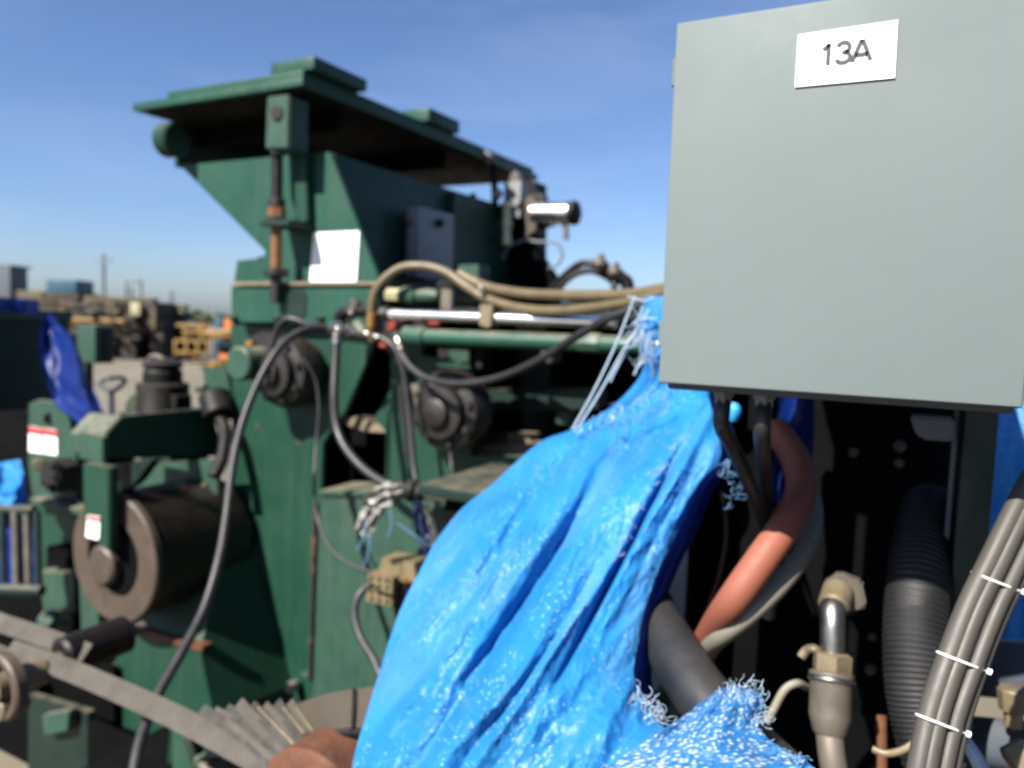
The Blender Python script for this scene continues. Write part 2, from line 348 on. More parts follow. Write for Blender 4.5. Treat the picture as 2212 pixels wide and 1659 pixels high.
# cross beam with trim and bolts
part('cross_beam', pY([(499, 619), (817, 617), (817, 700), (748, 706), (690, 700), (602, 697), (515, 697), (499, 690)], YP-0.075, 0.073), GREENB)
part('trim_strip', pY([(499, 609), (817, 608), (817, 616), (499, 617)], YP-0.09, 0.088, bev=0.002), TAN)
for x, y in ((509, 690), (601, 690), (694, 690), (760, 694)):
    part('bolt', hexbolt(onY(x, y, YP-0.078), -YV, 0.02, 0.022), DKGREEN)
part('oval_cover', pY([(620, 640), (628, 625), (655, 622), (662, 640), (660, 680), (648, 694), (628, 692), (620, 670)], YP-0.080, 0.004), DKGREEN)
# main lower plate with its opening
hole = [(811, 737), (843, 764), (843, 843), (808, 903), (833, 935), (832, 1042), (694, 1064), (697, 960), (720, 922), (740, 881)]
part('main_plate', pY([(497, 702), (907, 702), (912, 768), (1014, 785), (1018, 985), (1135, 985), (1135, 1545), (512, 1530), (505, 1000)], YP, 0.035, [hole]), GREEN)
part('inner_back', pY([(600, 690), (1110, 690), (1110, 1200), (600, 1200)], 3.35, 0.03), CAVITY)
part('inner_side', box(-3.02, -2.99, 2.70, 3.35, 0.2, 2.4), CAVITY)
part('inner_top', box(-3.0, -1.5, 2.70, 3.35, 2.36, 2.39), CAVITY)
part('inner_shelf', pY([(738, 903), (775, 900), (840, 926), (838, 936), (790, 934), (745, 918)], YP+0.05, 0.12), TAN)
part('brace', pY([(790, 745), (812, 735), (745, 890), (722, 920)], YP-0.03, 0.028), GREEN)
# lower housing in front, with its lid and gap
YH = 2.44
part('lower_housing', pY([(690, 1072), (1010, 1078), (1010, 1530), (672, 1525)], YH, YP-YH-0.002, bev=0.008), GREEN2)
part('housing_lid', pY([(686, 1060), (1012, 1066), (1012, 1078), (689, 1071)], YH-0.012, YP-YH+0.008, bev=0.003), GREEN2)
part('rusty_seam', pY([(676, 1090), (682, 1090), (669, 1470), (663, 1470)], YP-0.02, 0.018), mat('rust_stained_steel', (0.028, 0.024, 0.02), 0.7, var=0.3, rust=0.7))
part('bolt', hexbolt(onY(640, 1478, YP-0.02), -YV, 0.03, 0.05), STEEL)
# left foot pedestal (tapered)
ped_f = [(250, 1352), (432, 1404), (462, 1548), (470, 1660), (252, 1660)]
A = [onY(x, y, 2.25) for x, y in ped_f]
Bk = [onY(x, y, YP-0.002) for x, y in ((420, 1300), (520, 1060), (632, 1480), (640, 1600), (420, 1600))]
bm = bmesh.new(); va = [bm.verts.new(p) for p in A]; vb = [bm.verts.new(p) for p in Bk]
bm.faces.new(va); bm.faces.new(list(reversed(vb)))
for i in range(5): bm.faces.new((va[i], va[(i+1) % 5], vb[(i+1) % 5], vb[i]))
part('foot_pedestal', bm, GREEN, smooth=False)
part('pedestal_lip', prism([onY(x, y, 2.235) for x, y in ((258, 1346), (438, 1396), (436, 1408), (252, 1358))], Vector((0, 0.05, 0))), RUST)
part('base_skid', box(-3.6, -1.2, 2.30, 4.6, 0.0, 0.22, 0.01), DKGREEN)
part('back_column', box(-3.38, -3.05, 3.2, 4.4, 0.22, 2.62, 0.01), DKGREEN)
part('back_column', box(-2.98, -1.6, 3.40, 4.4, 0.22, 2.2, 0.01), DKGREEN)
# hubs
def hub(cx, cy, Y0, Y1, rr, nb, parts):
    c0, c1 = onY(cx, cy, Y0), onY(cx, cy, Y0); c1 = Vector((c0.x, Y1, c0.z))
    h = part('bearing_hub', lathe(c0, c1, [(0, rr*0.30), (0.02, rr*0.34), (0.12, rr*0.36), (0.14, rr*0.62), (0.3, rr*0.66), (0.34, rr*0.9), (0.5, rr), (0.72, rr), (0.76, rr*0.86), (1, rr*0.86)], 40), GREASE)
    for k in range(nb):
        a = 2*math.pi*k/nb + 0.3
        obj('bolt', hexbolt(Vector((c0.x + rr*0.78*math.cos(a), Y0 + (Y1-Y0)*0.36, c0.z + rr*0.78*math.sin(a))), -YV, rr*0.10, rr*0.16), GREASE, h)
    return c0, h
hub(572, 806, 2.42, YP-0.002, 0.165, 8, None)
hub(935, 893, 2.44, YP-0.002, 0.165, 8, None)
c = onY(512, 786, 2.36); part('shaft_cap', cyl(c, Vector((c.x, 2.6, c.z)), 0.074, 32, 0.008), GREEN2)
part('bearing_bracket', pY([(527, 735), (560, 716), (600, 722), (604, 760), (540, 770)], 2.52, 0.1), GREASE)
part('bearing_bracket', pY([(885, 830), (960, 822), (985, 850), (970, 900), (900, 890)], 2.50, 0.1), DULL)
part('clamp', pY([(529, 737), (545, 735), (545, 745), (530, 748)], 2.505, 0.012, bev=0.002), YELLOW)
part('clamp', pY([(580, 734), (596, 736), (594, 744), (580, 743)], 2.505, 0.012, bev=0.002), YELLOW)
part('bearing_strap', pY([(858, 835), (868, 830), (885, 990), (876, 995)], 2.47, 0.02), GREASE)
# screw jack
YJ = 2.55
lug = part('jack_lug', pY([(576, 208), (624, 203), (622, 320), (572, 322)], 2.485, 0.125, bev=0.006), GREEN2)
obj('pin', cyl(onY(597, 243, 2.47), onY(597, 243, 2.48) + Vector((0, 0.02, 0)), 0.03, 20), GREASE, lug)
jx = onY(599, 330, YJ).x
def jz(y): return onY(596, y, YJ).z
def jcyl(y0, y1, r, m, nm, seg=20): return part(nm, cyl(Vector((jx, YJ, jz(y0))), Vector((jx, YJ, jz(y1))), r, seg), m)
jcyl(318, 333, 0.028, STEEL, 'jack_ball')
jcyl(330, 432, 0.025, DRUM, 'jack_screw')
jcyl(428, 448, 0.036, GREASE, 'jack_collar')
jcyl(448, 470, 0.038, ORUST, 'jack_nut', 6)
jcyl(468, 482, 0.045, DKGREEN, 'jack_collar')
part('jack_bracket', box(onY(562, 484, 2.49).x, onY(662, 484, 2.60).x, 2.49, YP-0.002, jz(492), jz(480), 0.003), DKGREEN)
jcyl(492, 582, 0.024, ORUST, 'jack_screw')
jcyl(580, 598, 0.055, GREASE, 'jack_collar')
jcyl(597, 655, 0.026, GREASE, 'jack_end')
part('jack_guide', pY([(622, 330), (660, 328), (664, 478), (648, 480), (640, 470), (628, 430)], YP-0.045, 0.043), GREEN)

# right wing: recessed dark interior behind the pipes
WY = 3.55
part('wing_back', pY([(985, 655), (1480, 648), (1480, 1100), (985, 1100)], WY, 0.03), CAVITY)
zt = onY(1200, 668, WY).z
part('wing_roof', box(-1.72, -0.55, 2.66, WY-0.002, zt-0.05, zt-0.02), DKGREEN)
part('wing_beam', pY([(1020, 842), (1290, 838), (1290, 884), (1020, 890)], 3.0, 0.12), DKGREEN)
part('wing_ledge', pY([(1015, 968), (1200, 955), (1240, 1000), (1000, 1000)], 2.80, 0.12), TAN)
part('wing_post', pY([(845, 770), (884, 775), (884, 1050), (840, 1050)], YP-0.02, 0.018), GREEN)
for k, (x, y, s_, m_) in enumerate(((985, 770, 28, GREEN2), (1180, 770, 13, STEEL), (1115, 850, 9, STEEL), (960, 762, 15, GREASE), (1215, 905, 14, GREEN2), (1060, 955, 20, GREASE), (1120, 962, 26, TAN), (1020, 775, 22, GREASE))):
    part('valve_block', pY([(x-s_, y-s_), (x+s_, y-s_*0.9), (x+s_*0.9, y+s_), (x-s_, y+s_*0.8)], 2.9 + 0.05*(k % 3), 0.10), m_)
# rear mast with valve gear at the far corner of the canopy
part('rear_frame', pY([(990, 438), (1066, 446), (1110, 430), (1142, 520), (1196, 600), (1200, 660), (990, 660)], 4.35, 0.10), CAVITY)
part('rear_mast', pY([(1114, 384), (1158, 392), (1158, 560), (1150, 640), (1112, 640)], 4.45, 0.16), BLACK)
for x, y in ((968, 436), (1008, 440), (1022, 424), (1044, 440)):
    part('rear_bolt', cyl(onY(x, y+12, 4.2), onY(x, y-6, 4.2), 0.02, 10), BLACK)

# small control box on the hopper wall
Xf = Xw + 0.13
y1_, y2_ = onX(905, 520, Xf).y, onX(979, 520, Xf).y
z0_, z1_ = onX(905, 597, Xf).z, onX(905, 446, Xf).z
cb = thing('control_box', 'small grey steel control box with round knobs fixed to the green hopper wall', 'control box', ((Xw+Xf)/2, (y1_+y2_)/2, z0_))
obj('case', box(Xw+0.052, Xf-0.018, y1_, y2_, z0_, z1_, 0.006), GREYDK, cb)
obj('door', box(Xf-0.017, Xf, y1_-0.004, y2_+0.004, z0_-0.004, z1_+0.004, 0.005), GREYDK, cb)
ck = onX(945, 482, Xf); obj('knob', cyl(ck, ck + XV*0.03, 0.022, 20), BLACK, cb)
ck = onY(886, 478, y1_); obj('knob', cyl(ck, ck - YV*0.02, 0.018, 20), BRASS, cb)

# ------------------------------------------------------------------ roller unit at the left foot
un = thing('roller_unit', 'green roller bracket holding a bare steel drum beside the press foot', 'roller', (-2.9, 2.3, 0))
def upart(n, bm, m, label=None, parent=un): return obj(n, bm, m, parent, True, label)
Xc = onY(480, 882, 2.70).x
# channel with chamfered nose: right face polygon swept towards -X
upart('channel', pX([(223, 944), (262, 899), (456, 880), (486, 985), (223, 992)], Xc, -0.025, 0.004), GREEN)
upart('channel_nose', pX([(224, 947), (262, 903), (285, 901), (285, 986), (224, 990)], Xc-0.0255, -0.24, 0.004), GREEN2)
yn = onX(223, 960, Xc).y
upart('nose_plate', pY([(172, 932), (222, 944), (222, 1004), (168, 990)], yn-0.012, 0.03), GREEN2)
upart('arm', pY([(178, 1000), (236, 1010), (236, 1195), (214, 1178), (206, 1150), (180, 1168)], yn-0.05, 0.045, bev=0.006), GREEN)
upart('arm_sticker', pY([(189, 1113), (216, 1117), (213, 1166), (185, 1160)], yn-0.0545, 0.003, bev=0.0), WHITE)
upart('sticker_header', pY([(190, 1115), (215, 1119), (214, 1128), (189, 1124)], yn-0.0565, 0.0015, bev=0.0), RED)
dc = onY(243, 1206, yn+0.02); dr = (onY(243, 1068, yn+0.02).z - onY(243, 1346, yn+0.02).z)/2
def ringmesh(c, ri, ro, y0, y1, seg=64):
    bm = bmesh.new(); prof = [(ri, y0), (ro-0.006, y0), (ro, y0+0.006), (ro, y1), (ri, y1)]
    rs = [[bm.verts.new((c.x + r*math.cos(a), y, c.z + r*math.sin(a))) for a in (2*math.pi*i/seg for i in range(seg))] for r, y in prof]
    for k in range(len(rs)):
        a, b = rs[k], rs[(k+1) % len(rs)]
        for i in range(seg): bm.faces.new((a[i], a[(i+1) % seg], b[(i+1) % seg], b[i]))
    return bm
upart('drum_flange', ringmesh(dc, dr*0.60, dr, yn+0.02, yn+0.055), RING)
upart('drum', lathe(Vector((dc.x, yn+0.056, dc.z)), Vector((dc.x, 2.64, dc.z)), [(0, dr*0.97), (0.05, dr*0.97)] + [(0.05 + 0.9*i/24, dr*(0.965 + (0.014 if i % 2 else 0))) for i in range(25)] + [(1, dr*0.9)], 64), DRUM)
upart('drum_core', cyl(Vector((dc.x, yn+0.03, dc.z)), Vector((dc.x, yn+0.05, dc.z)), dr*0.58, 48), CAVITY)
upart('axle', cyl(Vector((dc.x-0.03, yn-0.02, dc.z-0.03)), Vector((dc.x-0.03, yn+0.03, dc.z-0.03)), dr*0.30, 32), RING)
upart('hanger', pY([(232, 1004), (330, 992), (300, 1035), (285, 1050), (262, 1062), (235, 1070)], yn+0.10, 0.05), DKGREEN)
upart('back_panel', pY([(290, 1048), (345, 1000), (470, 990), (470, 1070), (420, 1085), (330, 1075), (290, 1070)], 2.50, 0.02), GREEN2)
for x, y in ((432, 1065), (425, 1080), (445, 1050)):
    upart('bolt', hexbolt(onY(x, y, 2.498), -YV, 0.016, 0.02), BRASS)
upart('stand', box(dc.x-0.16, dc.x+0.0, 2.3, 2.6, 0.222, dc.z-dr*0.99, 0.01), DKGREEN)
upart('stand', pY([(170, 1230), (215, 1240), (212, 1420), (176, 1400)], yn+0.12, 0.08), GREEN2)

# ================================================================== PIPES, HOSES AND FITTINGS ON THE PRESS
def bx(name, pts, Y, th, m, parent, bev=0.003): return obj(name, pY(pts, Y, th, bev=bev), m, parent)
# chrome tube
z = onY(840, 678, 2.42).z
ct = thing('chrome_tube', 'bright chromed tube with a pale clamp running above the green pipe', 'tube', onY(1060, 690, 2.42))
obj('tube', cyl(onY(838, 678, 2.42), onY(1330, 697, 2.42), 0.021, 24), CHROME, ct)
bx('clamp', [(1036, 657), (1064, 659), (1060, 706), (1048, 709), (1044, 703), (1036, 706), (1034, 690)], 2.385, 0.07, TAN, ct)
obj('end_fitting', cyl(onY(818, 676, 2.42), onY(842, 678, 2.42), 0.03, 8), GREASE, ct)
gp = thing('green_pipe', 'green painted pipe with a collar running below the chrome tube', 'pipe', onY(1100, 735, 2.35))
obj('pipe', cyl(onY(880, 726, 2.35), onY(1420, 748, 2.35), 0.029, 24), GREENB, gp)
obj('collar', cyl(onY(874, 725, 2.35), onY(921, 728, 2.35), 0.036, 24), GREENB, gp)
obj('union', cyl(onY(1250, 740, 2.35), onY(1300, 742, 2.35), 0.033, 8), GREEN2, gp)
vs = thing('needle_valve', 'green valve body with a pale yellow nut under the beige hoses', 'valve', onY(880, 650, 2.52))
obj('nut', cyl(onY(837, 637, 2.50), onY(866, 638, 2.50), 0.028, 6), NUT, vs)
obj('body', lathe(onY(864, 638, 2.50), onY(948, 640, 2.50), [(0, 0.024), (0.1, 0.034), (0.45, 0.04), (0.5, 0.03), (0.8, 0.03), (1, 0.02)], 20), GREEN2, vs)
obj('bracket', pY([(952, 604), (966, 600), (977, 606), (974, 672), (950, 671)], 2.50, 0.02), DULL, vs)
bx('bracket_arm', [(925, 632), (952, 606), (960, 616), (936, 640)], 2.525, 0.02, DULL, vs)
bx('stub', [(990, 572), (1034, 570), (1034, 610), (992, 612)], 2.75, 0.10, GREEN2, vs)
mf = thing('valve_manifold', 'dark manifold with red plugs and hose ports below the chrome tube end', 'manifold', onY(840, 715, 2.52))
bx('block', [(812, 690), (900, 688), (930, 716), (870, 720), (868, 740), (815, 738)], 2.53, 0.10, GREASE, mf)
bx('red_plug', [(838, 694), (872, 692), (868, 708), (836, 716)], 2.50, 0.028, REDP, mf)
bx('red_plug', [(924, 690), (946, 690), (948, 702), (926, 702)], 2.50, 0.028, REDP, mf)
bx('red_plug', [(818, 740), (836, 738), (834, 750), (820, 752)], 2.50, 0.028, REDP, mf)
tee = thing('hose_tee', 'black elbow fitting with a grey cap clustered on the green cross beam', 'fitting', onY(765, 700, 2.50))
obj('elbow', sweep([onY(733, 712, 2.48), onY(734, 690, 2.48), onY(742, 676, 2.48), onY(770, 672, 2.48), onY(805, 672, 2.48)], 0.026, 14), BLACK, tee)
obj('cap', cyl(onY(758, 676, 2.47), onY(772, 648, 2.47), 0.026, 8), STEEL, tee)
obj('tee_body', cyl(onY(740, 713, 2.47), onY(800, 725, 2.47), 0.022, 8), GREASE, tee)
obj('side_port', cyl(onY(770, 700, 2.48), onY(785, 720, 2.46), 0.028, 6), GREEN2, tee)
# beige hoses
hz = [(806, 735, 3.02), (802, 700, 3.0), (812, 628, 2.97), (858, 583, 2.95), (910, 575, 2.93), (961, 587, 2.9), (1005, 617, 2.86), (1053, 646, 2.82), (1132, 668, 2.7), (1227, 671, 2.55), (1364, 652, 2.35), (1460, 632, 2.2), (1520, 640, 2.08)]
hb = thing('beige_hose', 'beige rubber hose arching high over the valve with a yellow band at its end', 'hose', DP(*hz[0]), 'beige hoses')
obj('hose', sweep([DP(*p) for p in hz], 0.0185, 14), BEIGE, hb)
obj('yellow_band', sweep([DP(803, 705, 3.0), DP(805, 675, 2.985)], 0.0205, 14, 2), YELLOW, hb)
pxtube('beige_hose', [(992, 590, 2.9), (1020, 606, 2.87), (1059, 622, 2.82), (1130, 634, 2.7), (1210, 638, 2.56), (1290, 639, 2.45), (1365, 636, 2.35), (1460, 622, 2.22), (1525, 628, 2.09)], 0.019, BEIGE, 'short beige rubber hose lying straight along the top of the arching one', 'hose')
tag(obj('hose_tie', ringmesh(Vector((0, 0, 0)), 0.021, 0.026, -0.008, 0.008, 24), DULL), 'metal strap binding the two beige hoses together', 'strap')
o = bpy.data.objects['hose_tie']; o.location = DP(1043, 632, 2.83); o.rotation_euler = (0.5, 0.4, -0.9); o.scale = (1.5, 1, 1.7)
# black hydraulic hoses
def hydr(name, pts, r, label, m=RUBBER, fit=True, rf=None):
    t = thing(name, label, 'hose', DP(*pts[0]))
    obj('hose', sweep([DP(*p) for p in pts], r, 12, rfun=rf), m, t)
    if fit:
        a, b = DP(*pts[0]), DP(*pts[1]); d = (a-b).normalized()
        obj('crimp', lathe(a + d*0.012, a - d*0.055, [(0, r*1.0), (0.08, r*1.35), (0.5, r*1.35), (0.55, r*1.2), (0.6, r*1.35), (1, r*1.25)], 16), STEEL, t)
        obj('hex_nut', lathe(a + d*0.035, a + d*0.012, [(0, r*1.5), (1, r*1.5)], 6), STEEL, t)
    return t
hydr('hydraulic_hose', [(738, 713, 3.05), (690, 708, 3.02), (650, 716, 2.98), (606, 748, 2.92), (562, 818, 2.85), (525, 910, 2.76), (503, 1005, 2.66), (490, 1110, 2.55), (474, 1205, 2.45), (440, 1318, 2.34), (388, 1418, 2.22), (342, 1500, 2.12), (308, 1585, 2.02), (290, 1665, 1.94), (284, 1760, 1.86)], 0.0148, 'long black hydraulic hose looping from the tee down past the steel drum')
hydr('hydraulic_hose', [(700, 706, 3.06), (660, 699, 3.05), (628, 688, 3.06), (605, 700, 3.08), (592, 735, 3.1), (582, 790, 3.12), (575, 830, 3.13)], 0.012, 'short black hydraulic hose bending down into the bearing hub below the cross beam', fit=False)
hydr('hydraulic_hose', [(729, 715, 3.05), (725, 780, 3.03), (722, 850, 3.0), (726, 915, 2.98), (745, 965, 2.94), (785, 1012, 2.9), (835, 1046, 2.87), (885, 1062, 2.85)], 0.017, 'thick black hydraulic hose hanging from the elbow across the dark opening')
hydr('hydraulic_hose', [(795, 722, 3.02), (836, 736, 2.98), (862, 768, 2.96), (876, 830, 2.95), (886, 920, 2.93), (893, 1000, 2.9), (903, 1062, 2.86), (915, 1120, 2.83)], 0.0125, 'thin black hydraulic hose dropping straight past the right bearing hub')
hydr('hydraulic_hose', [(860, 735, 3.0), (872, 772, 2.95), (905, 808, 2.88), (955, 826, 2.8), (1010, 828, 2.72), (1080, 815, 2.62), (1160, 780, 2.5), (1240, 730, 2.36), (1310, 690, 2.25), (1375, 664, 2.18), (1440, 640, 2.12), (1515, 655, 2.06)], 0.0135, 'black hydraulic hose sagging in a wide curve under the green pipe')
pxtube('thin_cable', [(648, 770, 3.12), (668, 792, 3.12), (684, 830, 3.12), (689, 890, 3.1), (683, 960, 3.08), (679, 1050, 3.0), (684, 1110, 2.9), (706, 1172, 2.84), (745, 1212, 2.8), (800, 1236, 2.77)], 0.006, RUBBER, 'thin black cable running down the green plate to the tan connector block', 'cable')
pxtube('rubber_lead', [(800, 1262, 2.74), (776, 1285, 2.72), (766, 1325, 2.7), (780, 1378, 2.66), (808, 1425, 2.6), (830, 1480, 2.54)], 0.013, DKHOSE, 'dark rubber lead curling out under the tan connector block', 'cable')
pxtube('thin_cable', [(968, 905, 3.05), (972, 960, 3.03), (976, 1010, 3.0), (982, 1064, 2.9), (1000, 1100, 2.85)], 0.008, RUBBER, 'thin black cable hanging below the right bearing hub', 'cable')
# bar with wrapped film
br = thing('tie_bar', 'dusty steel tie bar with black tape wrapped round it', 'bar', DP(940, 1075, 2.84))
obj('bar', cyl(DP(836, 1050, 2.86), DP(1060, 1096, 2.80), 0.02, 14), DULL, br)
obj('tape_wrap', lathe(DP(872, 1056, 2.85), DP(918, 1068, 2.84), [(0, 0.02), (0.1, 0.036), (0.4, 0.045), (0.6, 0.036), (0.8, 0.042), (1, 0.02)], 14), BLACK, br)
obj('tape_wrap', lathe(DP(972, 1078, 2.82), DP(996, 1084, 2.81), [(0, 0.02), (0.2, 0.034), (0.8, 0.032), (1, 0.02)], 14), BLACK, br)
def rag(name, pts, wid, m, label, seed):
    rnd = random.Random(seed); C_ = catmull([DP(*p) for p in pts], 6); bm = bmesh.new(); cols = 7; grid = []
    for i, c in enumerate(C_):
        t = (C_[min(i+1, len(C_)-1)] - C_[max(i-1, 0)]).normalized(); sd = t.cross(ray(*pts[0][:2])).normalized(); nn = sd.cross(t)
        w_ = wid*(0.5 + 0.9*math.sin(0.4 + 2.4*i/len(C_))) ; row = []
        for k in range(cols):
            a = (k/(cols-1) - 0.5)
            row.append(bm.verts.new(c + sd*a*w_*(1 + 0.25*rnd.uniform(-1, 1)) + nn*(0.012*math.sin(a*14 + i*0.5) + 0.008*rnd.uniform(-1, 1))))
        grid.append(row)
    for a, b in zip(grid, grid[1:]):
        for k in range(cols-1): bm.faces.new((a[k], a[k+1], b[k+1], b[k]))
    bmesh.ops.solidify(bm, geom=bm.faces[:], thickness=0.0012)
    return tag(obj(name, bm, m), label, 'plastic film')
rag('plastic_rag', [(866, 1052, 2.83), (832, 1066, 2.81), (808, 1090, 2.81), (793, 1128, 2.81), (784, 1156, 2.82)], 0.06, OFFWHITE, 'crumpled clear plastic film tied to the tie bar', 3)
rag('plastic_rag', [(903, 1082, 2.81), (908, 1115, 2.81), (917, 1150, 2.80), (930, 1196, 2.80)], 0.045, mat('faded_navy_film', (0.05, 0.07, 0.17), 0.4, var=0.3, scale=30), 'torn blue plastic strip hanging below the black tape', 5)
rag('plastic_rag', [(918, 1086, 2.80), (928, 1120, 2.80), (936, 1150, 2.79), (938, 1190, 2.79)], 0.014, OFFWHITE, 'narrow white plastic strip hanging beside the torn blue strip', 6)
for k, (x0, y0, x1, y1) in enumerate(((792, 1120, 770, 1190), (842, 1100, 838, 1160), (858, 1130, 930, 1180), (800, 1150, 782, 1230))):
    tag(obj('twine_strand', sweep([DP(x0, y0, 2.8), DP((x0+x1)/2+5, (y0+y1)/2+4, 2.79), DP(x1, y1, 2.79)], 0.002, 6, 5), BLUEROPE), ['thin blue thread trailing from the crumpled clear film', 'short blue thread hanging between the film and black tape', 'blue thread slanting towards the torn blue strip', 'lowest blue thread below the crumpled clear film'][k], 'thread', 'loose threads on the tie bar')
# connector block
CONN = mat('tan_connector_resin', (0.20, 0.155, 0.08), 0.6, var=0.2, scale=30)
cn = thing('connector_block', 'tan multi-pin connector block with a black housing and orange lamp', 'connector', onY(840, 1310, 2.40))
bx('hood', [(823, 1205), (894, 1216), (902, 1262), (818, 1250)], 2.33, 0.10, CONN, cn)
bx('face', [(793, 1238), (848, 1250), (846, 1312), (790, 1300)], 2.29, 0.12, CONN, cn)
for r_ in range(4):
    for c_ in range(3):
        x = 802 + c_*17; y = 1248 + r_*15 + c_*3.6
        obj('pin_socket', cyl(onY(x, y, 2.287), onY(x, y, 2.287) + YV*0.004, 0.0085, 10), BLACK, cn)
bx('housing', [(850, 1232), (900, 1218), (925, 1240), (925, 1360), (900, 1350), (850, 1320)], 2.34, 0.10, BLACK, cn)
obj('lamp_lens', cyl(onY(879, 1251, 2.335), onY(879, 1251, 2.335) - YV*0.012, 0.013, 14), ORUST, cn)

# rear valve gear against the sky
fr = thing('filter_regulator', 'air regulator with shiny chrome bowl standing out from the black rear mast', 'regulator', onY(1135, 520, 4.4))
c0, c1 = onY(1150, 462, 4.30), onY(1240, 460, 4.30)
obj('chrome_bowl', lathe(c0, c1, [(0, 0.045), (0.03, 0.068), (0.9, 0.068), (0.97, 0.06), (1, 0.04)], 28), CHROME, fr)
obj('end_cap', lathe(c1 - XV*0.02, c1 + XV*0.03, [(0, 0.073), (0.7, 0.073), (1, 0.05)], 28), BLACK, fr)
bx('flange', [(1132, 428), (1150, 420), (1160, 440), (1156, 500), (1138, 508)], 4.26, 0.10, RING, fr)
bx('lever', [(1130, 500), (1152, 492), (1160, 512), (1140, 524)], 4.30, 0.05, GREASE, fr)
bx('valve_head', [(1152, 415), (1172, 418), (1178, 432), (1156, 438)], 4.30, 0.06, GREASE, fr)
obj('drain', sweep([onY(1216, 480, 4.30), onY(1222, 492, 4.30), onY(1223, 518, 4.30)], 0.018, 10), DULL, fr)
bx('drain_bracket', [(1150, 484), (1212, 482), (1160, 500)], 4.33, 0.02, GREASE, fr)
sv = thing('solenoid_valve', 'grey block valve with a beige threaded fitting in front of the black mast', 'valve', onY(1105, 560, 4.2))
bx('block', [(1090, 392), (1126, 390), (1122, 470), (1086, 468)], 4.22, 0.10, GREYDK, sv)
bx('port', [(1102, 376), (1112, 368), (1122, 378), (1118, 392), (1100, 392)], 4.22, 0.06, STEEL, sv)
obj('threaded_fitting', lathe(onY(1094, 530, 4.18), onY(1094, 438, 4.18), [(0, 0.03), (0.15, 0.036), (0.2, 0.03), (0.4, 0.03), (0.42, 0.038), (0.6, 0.038), (0.62, 0.03), (0.85, 0.03), (0.87, 0.038), (1, 0.034)], 14), NUT, sv)
obj('push_fitting', cyl(onY(1073, 424, 4.18), onY(1078, 414, 4.16), 0.03, 12), STEEL, sv)
obj('stem', cyl(onY(1066, 346, 4.2), onY(1070, 460, 4.2), 0.022, 10), BLACK, sv)
pxtube('air_line', [(1086, 560, 4.75), (1098, 536, 4.73), (1130, 520, 4.7), (1165, 523, 4.68), (1200, 524, 4.66), (1214, 544, 4.66), (1208, 568, 4.68), (1186, 580, 4.72)], 0.009, FARSTEEL, 'pale grey air line looping against the sky below the regulator', 'hose')
pxtube('air_line', [(1000, 336, 4.6), (1010, 327, 4.58), (1036, 324, 4.56), (1060, 338, 4.55), (1066, 350, 4.6)], 0.014, FARSTEEL, 'pale air line arching over the edge of the canopy', 'hose')
pxtube('air_line', [(1060, 338, 4.5), (1056, 352, 4.52), (1044, 362, 4.58), (1024, 362, 4.6)], 0.010, RUBBER, 'black air line curling under the canopy edge', 'hose')
gl = thing('twin_hose_coupling', 'two rusty pointed couplings on black hoses against the sky behind the beige hoses', 'coupling', DP(1340, 640, 3.4))
obj('hose', sweep([DP(1180, 640, 3.7), DP(1215, 600, 3.6), DP(1255, 570, 3.5), DP(1290, 572, 3.45), DP(1318, 590, 3.4), DP(1340, 610, 3.4)], 0.017, 12), RUBBER, gl)
obj('hose', sweep([DP(1195, 640, 3.6), DP(1230, 600, 3.55), DP(1270, 585, 3.5), DP(1305, 595, 3.45), DP(1325, 612, 3.4), DP(1327, 640, 3.4)], 0.015, 12), RUBBER, gl)
for x, y in ((1300, 560), (1332, 578)):
    a = DP(x-6, y+26, 3.4); b = DP(x, y-12, 3.4); obj('coupling', lathe(a, b, [(0, 0.022), (0.3, 0.042), (0.55, 0.04), (0.6, 0.025), (1, 0.008)], 12), RING, gl)
obj('elbow', sweep([DP(1320, 595, 3.4), DP(1350, 606, 3.4), DP(1356, 625, 3.4), DP(1350, 648, 3.4)], 0.030, 12), BLACK, gl)
obj('base', cyl(DP(1305, 640, 3.4), DP(1365, 642, 3.4), 0.02, 10), BLACK, gl)

# ================================================================== 13A ENCLOSURE
EY = 1.009; ex0, ex1, ez0, ez1 = -0.3115, 0.105, 2.223, 2.697
en = thing('electrical_enclosure', 'light grey electrical enclosure marked 13A', 'enclosure', (-0.1, 1.12, ez0-0.014))
dbm = box(ex0, ex1, EY, EY+0.020, ez0, ez1, 0.0045, segs=3)
obj('door', dbm, GREY, en)
obj('case', box(ex0+0.006, ex1-0.006, EY+0.0215, EY+0.21, ez0-0.009, ez1-0.006, 0.005), mat('dark_blue_grey_case', (0.06, 0.075, 0.09), 0.5, var=0.1), en)  # case coloured darker and bluer than the door
lb = obj('label_plate', pY([(1724, 75), (1940, 43), (1933, 168), (1717, 188)], EY-0.0025, 0.002, bev=0.0), WHITE, en, True, 'white label plate with black writing 13A')
def glyph(strokes, x, z, h, wd, name='letter'):
    bm = bmesh.new()
    for st in strokes:
        C_ = [Vector((x + a*h, EY-0.0034, z + b*h)) for a, b in st]; L, Rr = [], []
        for i, c in enumerate(C_):
            t = (C_[min(i+1, len(C_)-1)] - C_[max(i-1, 0)]).normalized(); nn = Vector((-t.z, 0, t.x))*wd/2
            L.append(c + nn); Rr.append(c - nn)
        poly = L + list(reversed(Rr)); join(bm, prism(poly, Vector((0, 0.0004, 0))))
        for v in bm.verts: pass
    return obj(name, bm, INK, lb, smooth=False)
tx = onY(1800, 118, EY).x; tz = onY(1828, 137, EY).z; th_ = 0.0245; ws = 0.0048
arc = lambda cx, cz, rx, rz, a0, a1, n=14: [(cx + rx*math.cos(R(a0 + (a1-a0)*i/n)), cz + rz*math.sin(R(a0 + (a1-a0)*i/n))) for i in range(n+1)]
x1_ = onY(1790, 118, EY).x
